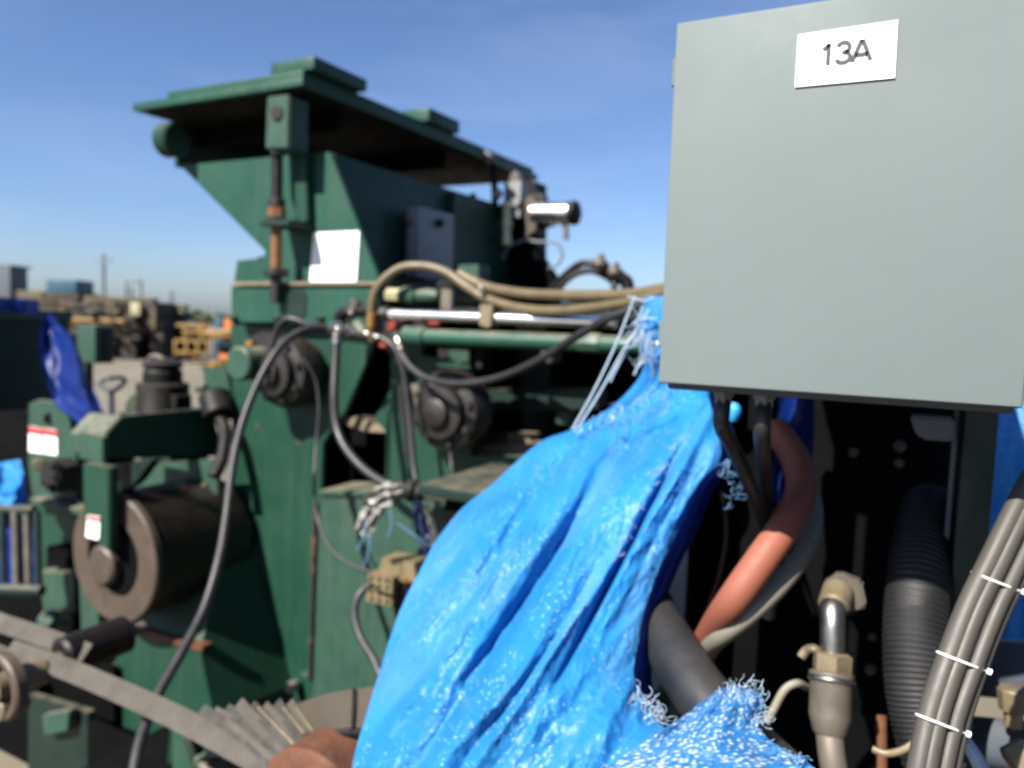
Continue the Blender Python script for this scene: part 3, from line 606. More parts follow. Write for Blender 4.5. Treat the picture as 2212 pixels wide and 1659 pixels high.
glyph([[(0.0, 0.0), (0.0, 1.0)], [(0.03, 0.97), (-0.10, 0.84), (-0.26, 0.74)]], x1_, tz, th_, ws)
x3_ = onY(1822, 118, EY).x
glyph([arc(0, 0.735, 0.27, 0.24, 165, -70) , arc(0, 0.27, 0.31, 0.25, 75, -165), [(-0.06, 0.51), (0.10, 0.51)]], x3_, tz, th_, ws)
xA_ = onY(1861, 118, EY).x
glyph([[(-0.40, 0.0), (-0.02, 1.0)], [(0.02, 1.0), (0.42, 0.0)], [(-0.27, 0.30), (0.29, 0.30)]], xA_, tz, th_, ws)
for zz in (2.64, 2.29): obj('hinge', cyl(Vector((ex0-0.003, EY+0.022, zz-0.018)), Vector((ex0-0.003, EY+0.022, zz+0.018)), 0.006, 12), GREY, en)
def gland(x, y, lab):
    c = onY(x, y, EY+0.075); c.z = ez0-0.009
    g = obj('cable_gland', lathe(c, c - ZV*0.022, [(0, 0.016), (0.35, 0.016), (0.4, 0.013), (0.8, 0.013), (1, 0.009)], 6), GREYDK, en); return c
g1 = gland(1562, 868, 0); g2 = gland(1650, 880, 0)
tag(obj('power_cable', sweep([g1 - ZV*0.012, g1 - ZV*0.05, DP(1580, 960, 1.16), DP(1612, 1030, 1.2), DP(1650, 1120, 1.28), DP(1670, 1230, 1.34), DP(1660, 1330, 1.4)], 0.0115, 14), RUBBER), 'thick black power cable leaving the gland under the enclosure beside the tarp', 'cable')
tag(obj('power_cable', sweep([g2 - ZV*0.012, g2 - ZV*0.06, DP(1652, 1010, 1.22), DP(1660, 1100, 1.3), DP(1690, 1200, 1.42)], 0.0115, 14), RUBBER), 'black power cable dropping straight from the inner gland under the enclosure', 'cable')

# ------------------------------------------------------------------ hydraulic cabinet that carries the enclosure
hc = thing('hydraulic_cabinet', 'dark open hydraulic cabinet with a green post below the grey enclosure', 'cabinet', (-0.1, 1.5, 0))
HB = 1.95
def hpart(n, bm, m, label=None): return obj(n, bm, m, hc, True, label)
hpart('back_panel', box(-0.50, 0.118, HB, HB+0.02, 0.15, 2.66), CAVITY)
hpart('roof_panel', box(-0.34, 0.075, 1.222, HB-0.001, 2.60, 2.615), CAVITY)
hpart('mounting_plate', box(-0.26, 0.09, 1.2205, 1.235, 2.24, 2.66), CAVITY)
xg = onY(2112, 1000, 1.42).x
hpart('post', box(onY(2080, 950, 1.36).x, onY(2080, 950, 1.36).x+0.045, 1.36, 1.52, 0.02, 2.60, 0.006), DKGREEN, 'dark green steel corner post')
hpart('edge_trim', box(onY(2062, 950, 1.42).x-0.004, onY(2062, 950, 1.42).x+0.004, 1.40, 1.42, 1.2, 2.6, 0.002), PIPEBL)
hpart('sun_block_panel', box(-0.425, -0.41, 1.66, HB-0.002, 1.262, 2.58), CAVITY)  # added panel, keeps sun from entering the cabinet on the left
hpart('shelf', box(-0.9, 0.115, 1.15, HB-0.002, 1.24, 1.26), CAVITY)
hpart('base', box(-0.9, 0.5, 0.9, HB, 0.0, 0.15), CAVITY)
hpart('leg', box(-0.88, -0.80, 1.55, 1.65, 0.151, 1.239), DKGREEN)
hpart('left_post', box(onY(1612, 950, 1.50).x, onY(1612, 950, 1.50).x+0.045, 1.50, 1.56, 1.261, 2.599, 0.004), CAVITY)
hpart('upper_bracket', pY([(1965, 898), (2065, 905), (2062, 955), (1990, 950), (1975, 930)], 1.36, 0.05), PIPEBL)
for x, y, rr in ((1845, 975, 0.011), (1943, 962, 0.013), (1942, 998, 0.010), (1880, 1440, 0.012), (1885, 1370, 0.009)):
    c = onY(x, y, 1.62); hpart('bolt', hexbolt(c, -YV, rr, 0.02), GREASE); hpart('bolt_rail', box(c.x-0.02, c.x+0.02, 1.622, 1.66, c.z-0.02, c.z+0.02), CAVITY)
# hoses and fittings in the cabinet
tag(obj('orange_hose', sweep([DP(1672, 925, 1.42), DP(1715, 985, 1.37), DP(1730, 1055, 1.31), DP(1700, 1130, 1.25), DP(1645, 1210, 1.22), DP(1586, 1295, 1.22), DP(1548, 1352, 1.29), DP(1515, 1410, 1.40)], 0.0258, 24), ORANGE), 'thick salmon orange hose bending down into the open cabinet', 'hose')
tag(obj('grey_hose', sweep([DP(1738, 1030, 1.44), DP(1757, 1105, 1.37), DP(1742, 1180, 1.30), DP(1690, 1256, 1.25), DP(1622, 1322, 1.23), DP(1560, 1372, 1.26), DP(1515, 1410, 1.36)], 0.0165, 20), GREYHOSE), 'dull grey hose running along the underside of the orange hose', 'hose')
tag(obj('charcoal_hose', sweep([DP(1372, 1225, 1.60), DP(1400, 1300, 1.44), DP(1442, 1385, 1.29), DP(1502, 1482, 1.18), DP(1590, 1590, 1.10), DP(1705, 1705, 1.05), DP(1780, 1790, 1.02)], 0.044, 28), DKHOSE), 'very thick dusty charcoal hose beside the torn edge of the blue tarp', 'hose')
tag(obj('red_wire', sweep([DP(1560, 1060, 1.55), DP(1570, 1150, 1.55), DP(1552, 1250, 1.55), DP(1520, 1340, 1.58)], 0.0045, 10), RUST), 'thin dull red wire hanging in the shade behind the tarp edge', 'wire')
tag(obj('wire_lead', sweep([DP(1640, 1590, 1.2), DP(1672, 1530, 1.2), DP(1695, 1490, 1.2), DP(1722, 1476, 1.2), DP(1745, 1486, 1.22)], 0.006, 10), GREYHOSE), 'thin beige wire arching out of the fringe of the blue tarp', 'wire')
tag(obj('wire_lead', sweep([DP(1730, 1420, 1.19), DP(1742, 1405, 1.19), DP(1760, 1402, 1.18), DP(1775, 1418, 1.18)], 0.007, 10), BRASS), 'short brass coloured wire hook beside the elbow fitting', 'wire')
tag(obj('wire_lead', sweep([DP(1885, 1618, 1.08), DP(1915, 1628, 1.07), DP(1955, 1618, 1.06), DP(1990, 1592, 1.06)], 0.005, 10), BRASS), 'thin yellowish wire reaching across to the cable bundle', 'wire')
tag(obj('copper_rod', cyl(DP(1903, 1545, 1.25), DP(1905, 1720, 1.22), 0.009, 12), RUST), 'upright rusty rod between the elbow fitting and ribbed hose', 'rod')
ef = thing('elbow_fitting', 'shiny zinc elbow fitting with hex nut and hose ferrule', 'fitting', DP(1800, 1659, 1.14))
obj('flange', pY([(1776, 1262), (1812, 1238), (1862, 1262), (1872, 1310), (1858, 1322), (1800, 1320)], 1.30, 0.03), DULL, ef)
obj('elbow', sweep([DP(1830, 1285, 1.28), DP(1812, 1288, 1.24), DP(1800, 1305, 1.2), DP(1799, 1345, 1.18), DP(1799, 1425, 1.17)], 0.0185, 20), STEEL, ef)
obj('elbow_collar', lathe(DP(1812, 1272, 1.225), DP(1800, 1312, 1.195), [(0, 0.019), (0.1, 0.024), (0.9, 0.024), (1, 0.02)], 20), BRASS, ef)
obj('hex_nut', lathe(DP(1799, 1408, 1.17), DP(1797, 1452, 1.165), [(0, 0.023), (0.12, 0.029), (0.88, 0.029), (1, 0.027)], 6), BRASS, ef)
obj('ferrule', lathe(DP(1797, 1450, 1.165), DP(1792, 1590, 1.14), [(0, 0.026), (0.03, 0.0325), (0.12, 0.0325), (0.16, 0.0305), (0.7, 0.0305), (0.95, 0.024), (1, 0.02)], 28), DULL, ef)
obj('ferrule_band', lathe(DP(1796.5, 1462, 1.163), DP(1796, 1476, 1.16), [(0, 0.032), (0.3, 0.034), (0.7, 0.034), (1, 0.032)], 28), STEEL, ef)
obj('hose_tail', sweep([DP(1792, 1585, 1.14), DP(1797, 1630, 1.13), DP(1808, 1700, 1.12), DP(1815, 1760, 1.11)], 0.0195, 18), DULL, ef)
# ribbed hose
P_ = catmull([DP(2015, 1095, 1.36), DP(1996, 1165, 1.28), DP(1985, 1250, 1.22), DP(1978, 1360, 1.18), DP(1982, 1470, 1.15), DP(2000, 1570, 1.13), DP(2040, 1700, 1.10)], 56)
tag(obj('ribbed_hose', sweep(P_, 0.046, 28, raw=True, rfun=lambda t: 1 + 0.022*math.cos(t*2*math.pi*56)), mat('black_ribbed_plastic', (0.006, 0.006, 0.007), 0.6, var=0.2, dust=0.3, dustcol=(0.04, 0.033, 0.026))), 'wide black ribbed hose standing upright in the cabinet', 'hose')
# grey cable bundle with ties
cbn = thing('cable_bundle', 'bundle of grey cables bound with three white cable ties', 'cables', DP(2020, 1659, 0.9))
path = [(2262, 1040, 0.98), (2225, 1110, 0.965), (2175, 1215, 0.945), (2125, 1320, 0.925), (2082, 1430, 0.905), (2045, 1540, 0.89), (2018, 1659, 0.875), (2005, 1760, 0.865)]
offs = [(-35, 0.0), (-13, -0.005), (7, 0.001), (25, -0.004), (41, 0.003), (-24, 0.014), (14, 0.013)]
rad = [0.0125, 0.0105, 0.009, 0.0095, 0.008, 0.011, 0.010]
for k, ((ox, od), r_) in enumerate(zip(offs, rad)):
    rnd = random.Random(k)
    pts = [DP(x + ox*0.92 + rnd.uniform(-1.5, 1.5), y + ox*0.40, d + od) for x, y, d in path]
    obj('cable', sweep(pts, r_, 12), CABLE, cbn)
for (x, y, d) in ((2155, 1258, 0.938), (2080, 1430, 0.905), (2035, 1565, 0.886)):
    loop = []
    for i in range(17):
        a = 2*math.pi*i/16; loop.append(DP(x + 56*math.cos(a), y + 22*math.cos(a), d + 0.008 - 0.024*math.sin(a)))
    tie = obj('cable_tie', sweep(loop, 0.0015, 8, 4), WHITE, cbn)
    obj('tie_head', cyl(DP(x+52, y+19, d-0.012), DP(x+62, y+23, d-0.014), 0.0036, 10), WHITE, tie)
# right-hand pipe, bolt, rope
tag(obj('large_pipe', cyl(DP(2085, 1440, 1.42), DP(2420, 1460, 1.18), 0.050, 28), PIPEBL), 'large blue grey pipe behind the cable bundle', 'pipe')
tag(obj('large_pipe', cyl(DP(2095, 1600, 1.36), DP(2420, 1640, 1.14), 0.042, 28), PIPEBL), 'lower blue grey pipe behind the white rope', 'pipe')
bt = thing('bleed_screw', 'brass capped screw standing on the large blue grey pipe', 'screw', DP(2190, 1540, 1.18))
obj('cap', cyl(DP(2192, 1535, 1.2), DP(2188, 1485, 1.2), 0.022, 8), BRASS, bt); obj('stem', cyl(DP(2188, 1570, 1.2), DP(2190, 1530, 1.2), 0.014, 10), BRASS, bt)
tag(obj('white_rope', sweep([DP(2052, 1545, 1.0), DP(2080, 1590, 1.0), DP(2110, 1640, 0.99), DP(2150, 1720, 0.98)], 0.009, 10, rfun=lambda t: 0.55 + 0.7*t), WTWINE), 'white rope end hanging below the cable bundle', 'rope')
tag(obj('stone_chip', cyl(DP(2180, 1645, 1.1), DP(2225, 1620, 1.1), 0.02, 7), TAN), 'pale lump of debris lying on the lower pipe', 'debris')

# ================================================================== BLUE TARP OVER THE HYDRAULIC UNIT
def interp(L, t):
    f_ = t*(len(L)-1); i = min(int(f_), len(L)-2); return i, f_-i
def curve3(L, n=10):
    return catmull([Vector(p) for p in L], n)
QXY = [0.0, 0.0]      # place on the sheet while its folds are shaped
def across(): return (0.835*(QXY[0] - 1150) + 0.55*(QXY[1] - 1250))/100
def along(): return (-0.55*(QXY[0] - 1150) + 0.835*(QXY[1] - 1250))/100
def sheet(name, Lp, Rp, ns, nt_, fold, m, parent, thick=0.0015, uv=False):
    """sheet between two border curves given as (px, py, depth); fold(s, t) pushes it towards the camera"""
    LC, RC = curve3(Lp), curve3(Rp); bm = bmesh.new(); rows = []
    uvl = bm.loops.layers.uv.new('UVMap'); coords = {}
    for j in range(nt_+1):
        t = j/nt_; i, f_ = interp(LC, t); l = LC[i].lerp(LC[i+1], f_); i, f_ = interp(RC, t); r = RC[i].lerp(RC[i+1], f_); row = []
        for k in range(ns+1):
            s_ = k/ns; q = l.lerp(r, s_); QXY[:] = q.x, q.y; dz, dx = fold(s_, t)
            v = bm.verts.new(DP(q.x + dx, q.y, q.z - dz)); coords[v] = (s_*0.7, t) if name != 'cover' else (0.1*across(), 0.1*along()); row.append(v)
        rows.append(row)
    for a, b in zip(rows, rows[1:]):
        for k in range(ns):
            f = bm.faces.new((a[k], a[k+1], b[k+1], b[k]))
            for lp in f.loops: lp[uvl].uv = coords[lp.vert]
    bmesh.ops.solidify(bm, geom=bm.faces[:], thickness=thick)
    return obj(name, bm, m, parent)
def ridge(x): return 1 - 2*abs(math.sin(x))
def tri(x): x = x % 1.0; return 1 - 4*abs(x - 0.5)
def tfold(s, t):
    c, a_ = across(), along()
    n1 = noise.noise(Vector((c*0.45, a_*0.16, 0.7))); n2 = noise.noise(Vector((c*1.3, a_*0.3, 5.3)))
    am = 0.6 + 0.8*noise.noise(Vector((c*0.5, a_*0.28, 11.0))); flat = 1 - 0.5*max(0, min(1, (c - 1.0)/0.8))
    a = flat*(0.026*am*tri(0.52*c + 0.5*n1 + 0.02*a_ + 0.1) + 0.010*tri(1.15*c + 0.9*n2)) + 0.030*n1
    q = (c - 0.12 - 0.06*n2)/0.20; a -= 0.042*math.exp(-q*q)*(0.85 + 0.15*math.sin(0.9*a_)); a += 0.010*math.exp(-((q + 2.1)/1.2)**2)
    q = (c + 1.0 - 0.15*n2 + 0.04*a_)/0.16; a -= 0.022*math.exp(-q*q)*max(0, 1 - (a_/4.5)**2)
    sl = c - 1.42 - 0.10*(a_ + 1.0); a -= 0.050*math.exp(-(sl/0.075)**2)*max(0, 1 - ((a_ + 1.2)/3.2)**2)
    a += 0.0050*(0.5 - abs(noise.noise(Vector((c*3.2, a_*1.1, 4.1)))))*2 + 0.0024*(0.5 - abs(noise.noise(Vector((c*7.0, a_*3.6, 8.1)))))*2
    a *= min(1, 0.30 + 1.7*t)
    a -= 0.20*(1-s)**5 * min(1, t*2) + 0.07*s**7
    return a, 6*noise.noise(Vector((s*3, t*14, 9.0)))*(1 if s in (0, 1) else 0.4)
tp = thing('blue_tarp', 'torn bright blue tarpaulin draped in long folds under the grey enclosure', 'tarp', (-0.6, 1.2, 1.3))
TL = [(1392, 640, 1.78), (1372, 720, 1.80), (1388, 800, 1.78), (1330, 872, 1.75), (1238, 926, 1.72), (1165, 956, 1.68), (1070, 1040, 1.6), (985, 1112, 1.5), (928, 1192, 1.42), (876, 1292, 1.34), (846, 1368, 1.28), (813, 1472, 1.22), (786, 1562, 1.18), (760, 1664, 1.14), (742, 1745, 1.12)]
TR = [(1455, 640, 1.72), (1475, 760, 1.64), (1490, 830, 1.58), (1532, 850, 1.50), (1546, 905, 1.43), (1560, 985, 1.36), (1512, 1050, 1.33), (1456, 1170, 1.30), (1405, 1285, 1.26), (1382, 1390, 1.2), (1375, 1465, 1.14), (1420, 1555, 1.08), (1500, 1630, 1.04), (1580, 1700, 1.02), (1640, 1760, 1.0)]
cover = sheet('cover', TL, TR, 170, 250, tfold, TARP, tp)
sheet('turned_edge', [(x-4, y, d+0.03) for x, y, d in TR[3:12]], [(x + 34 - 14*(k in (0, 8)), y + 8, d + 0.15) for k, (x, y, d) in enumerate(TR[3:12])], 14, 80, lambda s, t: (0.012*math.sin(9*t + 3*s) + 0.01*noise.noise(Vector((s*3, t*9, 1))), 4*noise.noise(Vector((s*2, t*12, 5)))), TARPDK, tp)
# frayed flap of open weave at the lower right
def ffold(s, t): return 0.007*tri(1.7*s + 0.6*t + 0.2) + 0.010*noise.noise(Vector((s*5, t*4, 2))) + 0.012*math.sin(math.pi*s), 7*noise.noise(Vector((s*5, t*12, 7)))
FL = [(1550, 1490, 1.05), (1488, 1538, 1.02), (1425, 1580, 1.0), (1360, 1625, 0.985), (1300, 1668, 0.97), (1250, 1735, 0.95)]
FR = [(1588, 1477, 1.05), (1650, 1505, 1.02), (1640, 1570, 0.99), (1690, 1618, 0.965), (1765, 1660, 0.94), (1830, 1740, 0.92)]
flap = sheet('frayed_flap', FL, FR, 50, 50, ffold, WEAVE, tp, 0.001)
# long drawn threads and fringes
def strands(parent, spec, m, r, nm='thread'):
    for p in spec: obj(nm, sweep([DP(*q) for q in p], r, 6, 6), m, parent)
strands(tp, [[(1372, 640, 1.72), (1330, 745, 1.71), (1285, 840, 1.70), (1236, 928, 1.68)], [(1402, 668, 1.70), (1345, 760, 1.69), (1295, 850, 1.68), (1242, 934, 1.67)],
             [(1398, 700, 1.7), (1360, 750, 1.7), (1330, 800, 1.7), (1318, 825, 1.7)], [(1392, 648, 1.7), (1380, 700, 1.7), (1384, 770, 1.7), (1370, 810, 1.7)],
             [(1355, 640, 1.7), (1390, 650, 1.69), (1415, 642, 1.68)], [(1366, 700, 1.7), (1395, 688, 1.69), (1420, 690, 1.68)], [(1340, 742, 1.7), (1385, 735, 1.69), (1425, 742, 1.68)]], WTWINE, 0.0026)
rnd = random.Random(11)
def fringe(n, line, ln, m, r, depth_off=0.03):
    C_ = curve3(line, 8); bm = bmesh.new()
    for k in range(n*2):
        i_ = rnd.randrange(len(C_)-1); q = C_[i_]; tx = (C_[i_+1] - q); ang = math.atan2(tx.y, tx.x) + (1.57 if rnd.random() < 0.5 else -1.57)
        x, y, d = q.x + rnd.uniform(-7, 7), q.y + rnd.uniform(-7, 7), q.z - depth_off
        a = ang + rnd.gauss(0, 0.8); l = ln*rnd.uniform(0.3, 1.1); b = a + rnd.gauss(0, 1.1); c_ = b + rnd.gauss(0, 1.0); P = [(x, y, d)]
        for an in (a, b, c_): P.append((P[-1][0] + l*0.33*math.cos(an), P[-1][1] + l*0.33*math.sin(an) + 1.5, d - 0.004*rnd.random()))
        sweep([DP(*p) for p in P], r*rnd.uniform(0.3, 0.65), 4, 3, bm=bm)
    o = obj('fringe', bm, m, tp); o['kind'] = 'stuff'
fringe(26, [(1240, 930, 1.70), (1330, 890, 1.66), (1400, 858, 1.62), (1470, 845, 1.58)], 26, WTWINE, 0.0012)
fringe(18, [(1310, 925, 1.62), (1380, 900, 1.58), (1450, 870, 1.54)], 30, BLUEROPE, 0.0013)
fringe(24, [(1375, 700, 1.72), (1395, 740, 1.70), (1400, 790, 1.69)], 50, WTWINE, 0.0017)
fringe(14, [(1560, 985, 1.34), (1590, 1040, 1.33), (1580, 1100, 1.33)], 34, BLUEROPE, 0.0012, 0.0)
fringe(22, [(1376, 1490, 1.08), (1410, 1530, 1.05), (1440, 1560, 1.03)], 40, WTWINE, 0.0013)
fringe(26, [(1545, 1490, 1.0), (1600, 1478, 1.0), (1650, 1515, 1.0), (1640, 1590, 0.98)], 34, WTWINE, 0.0011)
fringe(16, [(1740, 1640, 0.96), (1690, 1625, 0.97), (1640, 1610, 0.98)], 24, BLUEROPE, 0.0011)
fringe(26, [(1470, 940, 1.43), (1420, 1020, 1.39), (1370, 1110, 1.35), (1330, 1220, 1.30)], 24, WTWINE, 0.0011, 0.05)
# dark seams of tear and torn lower edge
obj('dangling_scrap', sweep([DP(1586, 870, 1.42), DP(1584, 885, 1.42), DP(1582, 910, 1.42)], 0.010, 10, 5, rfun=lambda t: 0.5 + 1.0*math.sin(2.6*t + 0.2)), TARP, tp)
# tarp inside the cabinet and the one behind it
def wfold(s, t): return 0.02*ridge(4*s + 0.8*t) + 0.015*noise.noise(Vector((s*5, t*5, 1))), 3*noise.noise(Vector((t*6, 0, 3)))
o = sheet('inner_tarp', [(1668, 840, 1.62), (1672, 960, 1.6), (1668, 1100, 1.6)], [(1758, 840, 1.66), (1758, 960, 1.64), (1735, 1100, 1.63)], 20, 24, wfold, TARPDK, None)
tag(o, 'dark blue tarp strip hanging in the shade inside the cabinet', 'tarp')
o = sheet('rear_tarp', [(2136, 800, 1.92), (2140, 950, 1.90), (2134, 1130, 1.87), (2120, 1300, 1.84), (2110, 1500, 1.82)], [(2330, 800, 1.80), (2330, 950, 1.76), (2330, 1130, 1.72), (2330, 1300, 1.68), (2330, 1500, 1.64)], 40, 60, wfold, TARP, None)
tag(o, 'bright blue tarp hanging behind the green post and the cable bundle', 'tarp')
# hidden stand that the tarp lies over
st = thing('valve_stand', 'dark valve stand standing hidden beneath the torn blue tarp', 'stand', (-0.85, 1.75, 0))
obj('column', box(-1.05, -0.66, 1.62, 1.94, 0.0, 1.85, 0.02), CAVITY, st)
obj('top_plate', box(-1.1, -0.64, 1.58, 1.96, 1.851, 1.88, 0.005), DKGREEN, st)

# ================================================================== BELTS AND SHEAVES AT THE LOWER LEFT
def ribbon(name, pts, wid, m, label, cat='belt', group=None, up=ZV, th=0.008, parent=None):
    """flat belt through (px, py, depth) points"""
    C_ = catmull([DP(*p) for p in pts], 8); bm = bmesh.new(); rows = []
    for i, c in enumerate(C_):
        t = (C_[min(i+1, len(C_)-1)] - C_[max(i-1, 0)]).normalized(); sd = t.cross(up).normalized(); nn = sd.cross(t)
        rows.append([bm.verts.new(c + sd*a*wid/2 + nn*b*th/2) for a, b in ((-1, -1), (1, -1), (1, 1), (-1, 1))])
    for a, b in zip(rows, rows[1:]):
        for k in range(4): bm.faces.new((a[k], a[(k+1) % 4], b[(k+1) % 4], b[k]))
    bm.faces.new(rows[0][::-1]); bm.faces.new(rows[-1])
    o = obj(name, bm, m, parent)
    if label: tag(o, label, cat, group)
    return o
UPB = Vector((0, -0.75, 0.66))
ribbon('drive_belt', [(20, 1402, 2.12), (150, 1448, 2.0), (300, 1512, 1.86), (430, 1574, 1.75), (545, 1636, 1.65), (640, 1690, 1.57)], 0.052, BELT, 'long flat grey drive belt sloping down across the green pedestal', up=UPB)
ribbon('drive_belt', [(-60, 1322, 2.35), (0, 1345, 2.3), (90, 1375, 2.2), (190, 1412, 2.1)], 0.052, BELT, 'flat grey drive belt running onto the dark roller', up=UPB)
rl = thing('idler_roller', 'dark idler roller under the upper grey drive belt', 'roller', DP(180, 1450, 2.2))
a, b = DP(150, 1400, 2.25), DP(150, 1400, 2.25) + Vector((0.0, 0.10, 0)); rr = 0.055
a = DP(175, 1405, 2.16); obj('shell', lathe(a - YV*0.06, a + YV*0.14, [(0, rr*0.8), (0.04, rr), (0.96, rr), (1, rr*0.8)], 32), DRUM, rl)
obj('axle', cyl(a - YV*0.10, a + YV*0.2, 0.018, 14), DULL, rl)
sh = thing('belt_sheave', 'brass coloured ring sheave with a shiny hub at the end of the belt', 'sheave', DP(15, 1500, 1.95))
c = DP(6, 1482, 1.95)
obj('rim', ringmesh(c, 0.066, 0.088, c.y-0.015, c.y+0.015, 48), RING, sh)
obj('hub', lathe(c - YV*0.03, c + YV*0.10, [(0, 0.02), (0.05, 0.034), (0.5, 0.036), (1, 0.036)], 24), BRASS, sh)
obj('bush', cyl(c + Vector((0.01, -0.02, -0.055)), c + Vector((0.01, 0.05, -0.055)), 0.028, 16), BRASS, sh)
# pack of ribbed belts over the rusty wheel
bp_ = thing('belt_pack', 'pack of dark ribbed belts fanned out over the rusty wheel', 'belts', DP(600, 1659, 1.5))
for i in range(9):
    x0 = 438 + i*27; x1 = 610 + i*16
    ribbon('ribbed_belt', [(x0, 1524 + 5*math.sin(i*1.7) + (10 if i < 3 else 0), 1.68 - 0.012*i), (x0 + (x1-x0)*0.3, 1566, 1.63 - 0.014*i), (x0 + (x1-x0)*0.65, 1612, 1.58 - 0.014*i), (x1, 1668, 1.53 - 0.014*i), (x1 + 40, 1730, 1.5 - 0.014*i)], 0.024, BELT if i % 2 else BELTDK, None, up=UPB, th=0.012, parent=bp_)
for i in (4, 6, 7):
    x0 = 450 + i*27; x1 = 618 + i*16
    obj('cord_line', sweep([DP(x0, 1528, 1.655 - 0.012*i), DP(x0 + (x1-x0)*0.3, 1566, 1.61 - 0.014*i), DP(x0 + (x1-x0)*0.65, 1612, 1.56 - 0.014*i), DP(x1, 1668, 1.51 - 0.014*i)], 0.0028, 6), BRASS, bp_)
gd = thing('belt_guard', 'pale curved sheet metal guard above the rusty wheel', 'guard', DP(720, 1600, 1.5))
G1 = [DP(*p) for p in ((632, 1525, 1.58), (680, 1506, 1.54), (740, 1492, 1.5), (800, 1484, 1.46), (860, 1482, 1.42))]
G2 = [DP(*p) for p in ((668, 1588, 1.50), (700, 1582, 1.47), (750, 1576, 1.44), (800, 1576, 1.41), (860, 1582, 1.38))]
bm = bmesh.new(); r1 = [bm.verts.new(p) for p in catmull(G1, 6)]; r2 = [bm.verts.new(p) for p in catmull(G2, 6)]
for i in range(len(r1)-1): bm.faces.new((r1[i], r1[i+1], r2[i+1], r2[i]))
bmesh.ops.solidify(bm, geom=bm.faces[:], thickness=0.004)
obj('sheet', bm, mat('pale_galvanised_sheet', (0.16, 0.13, 0.095), 0.6, 0.1, var=0.15, scale=8), gd)
obj('seam', sweep([DP(765, 1488, 1.475), DP(764, 1530, 1.45), DP(762, 1576, 1.425)], 0.004, 6), BLACK, gd)
obj('lip', sweep([DP(660, 1592, 1.50), DP(700, 1588, 1.47), DP(750, 1583, 1.44), DP(810, 1584, 1.40)], 0.009, 10), BLACK, gd)
rw = thing('rusty_wheel', 'rust red steel wheel half hidden by the blue tarp', 'wheel', DP(700, 1750, 1.4))
c = DP(700, 1745, 1.42)
obj('wheel', lathe(c - YV*0.05, c + YV*0.09, [(0, 0.06), (0.05, 0.115), (0.12, 0.128), (0.88, 0.128), (0.95, 0.115), (1, 0.06)], 48), RUST, rw)
# lower frame pieces under the belts
lf = thing('belt_drive_stand', 'dark and green machine frame below the grey drive belts', 'frame', (-1.6, 1.6, 0))
def lfp(n, pts, Y, th, m): return obj(n, pY(pts, Y, th), m, lf)
lfp('rail', [(370, 1545), (470, 1580), (560, 1660), (560, 1720), (360, 1650)], 1.82, 0.04, GREEN)
lfp('web', [(190, 1560), (360, 1640), (360, 1740), (190, 1740)], 1.95, 0.04, CAVITY)
lfp('upright', [(372, 1560), (392, 1590), (430, 1700), (372, 1700)], 1.75, 0.03, GREEN2)
lfp('plate', [(60, 1500), (190, 1540), (190, 1740), (60, 1740)], 2.05, 0.04, DKGREEN)
lfp('block', [(90, 1545), (150, 1535), (145, 1580), (95, 1590)], 2.0, 0.04, GREEN2)
lfp('web', [(-80, 1420), (70, 1470), (70, 1740), (-80, 1740)], 2.12, 0.04, CAVITY)
lfp('shaft_block', [(420, 1640), (520, 1655), (540, 1720), (410, 1720)], 1.70, 0.06, BLACK)
obj('shaft', cyl(onY(430, 1640, 1.72), onY(470, 1690, 1.68), 0.02, 14), DULL, lf)
obj('clip', sweep([onY(420, 1655, 1.70), onY(440, 1632, 1.70), onY(470, 1625, 1.70), onY(490, 1640, 1.70)], 0.009, 8), GREEN2, lf)
lfp('backing', [(-150, 1385), (246, 1438), (246, 1770), (-150, 1770)], 2.21, 0.02, CAVITY)
obj('skid', box(-2.6, -0.95, 1.60, 2.10, 0.0, 0.62, 0.02), CAVITY, lf)

# ================================================================== NEIGHBOUR MACHINE AT THE LEFT
nb = thing('green_valve_machine', 'green machine with red and white warning stickers left of the steel drum', 'machine', (-4.3, 2.8, 0))
def npart(n, bm, m, label=None): return obj(n, bm, m, nb, True, label)
YN = 2.75
xs = onY(62, 900, YN).x
npart('end_plate', pY([(62, 872), (76, 864), (143, 874), (165, 990), (166, 1080), (70, 1075), (60, 1000)], YN, 0.05), GREEN2)
npart('plate_hole', cyl(onY(108, 904, YN-0.002), onY(108, 904, YN-0.006), 0.038, 20), BLACK)
for k, (x0, x1) in enumerate(((62, 92), (94, 123))):
    s_ = npart('warning_sticker', pY([(x0, 920 + 4*k), (x1, 926 + 4*k), (x1, 980 + 4*k), (x0, 976 + 4*k)], YN-0.004, 0.003, ), WHITE)
    obj('sticker_header', pY([(x0, 921 + 4*k), (x1, 927 + 4*k), (x1, 942 + 3*k), (x0, 936 + 4*k)], YN-0.0055, 0.0012, bev=0), RED, s_)
npart('ledge', box(onY(62, 985, YN-0.1).x, onY(185, 985, YN-0.1).x, YN-0.1, YN-0.002, onY(100, 1085, YN-0.1).z-0.03, onY(100, 1085, YN-0.1).z), GREEN2)
npart('lower_wall', pY([(62, 1082), (170, 1082), (165, 1330), (95, 1330), (75, 1200)], YN-0.02, 0.05), GREEN)
npart('cover_box', pY([(80, 1235), (160, 1240), (160, 1310), (95, 1320)], YN-0.12, 0.098), GREEN2)
npart('cover_box', pY([(100, 1180), (150, 1180), (150, 1225), (100, 1225)], YN-0.10, 0.078), CAVITY)
npart('clamp_body', pY([(88, 1000), (120, 992), (136, 1010), (132, 1060), (112, 1068), (85, 1045)], YN-0.10, 0.098), GREASE)
for x, y in ((120, 1008), (124, 1030), (118, 1052)): npart('clamp_knob', cyl(onY(x, y, YN-0.13), onY(x, y, YN-0.10), 0.028, 12), BLACK)
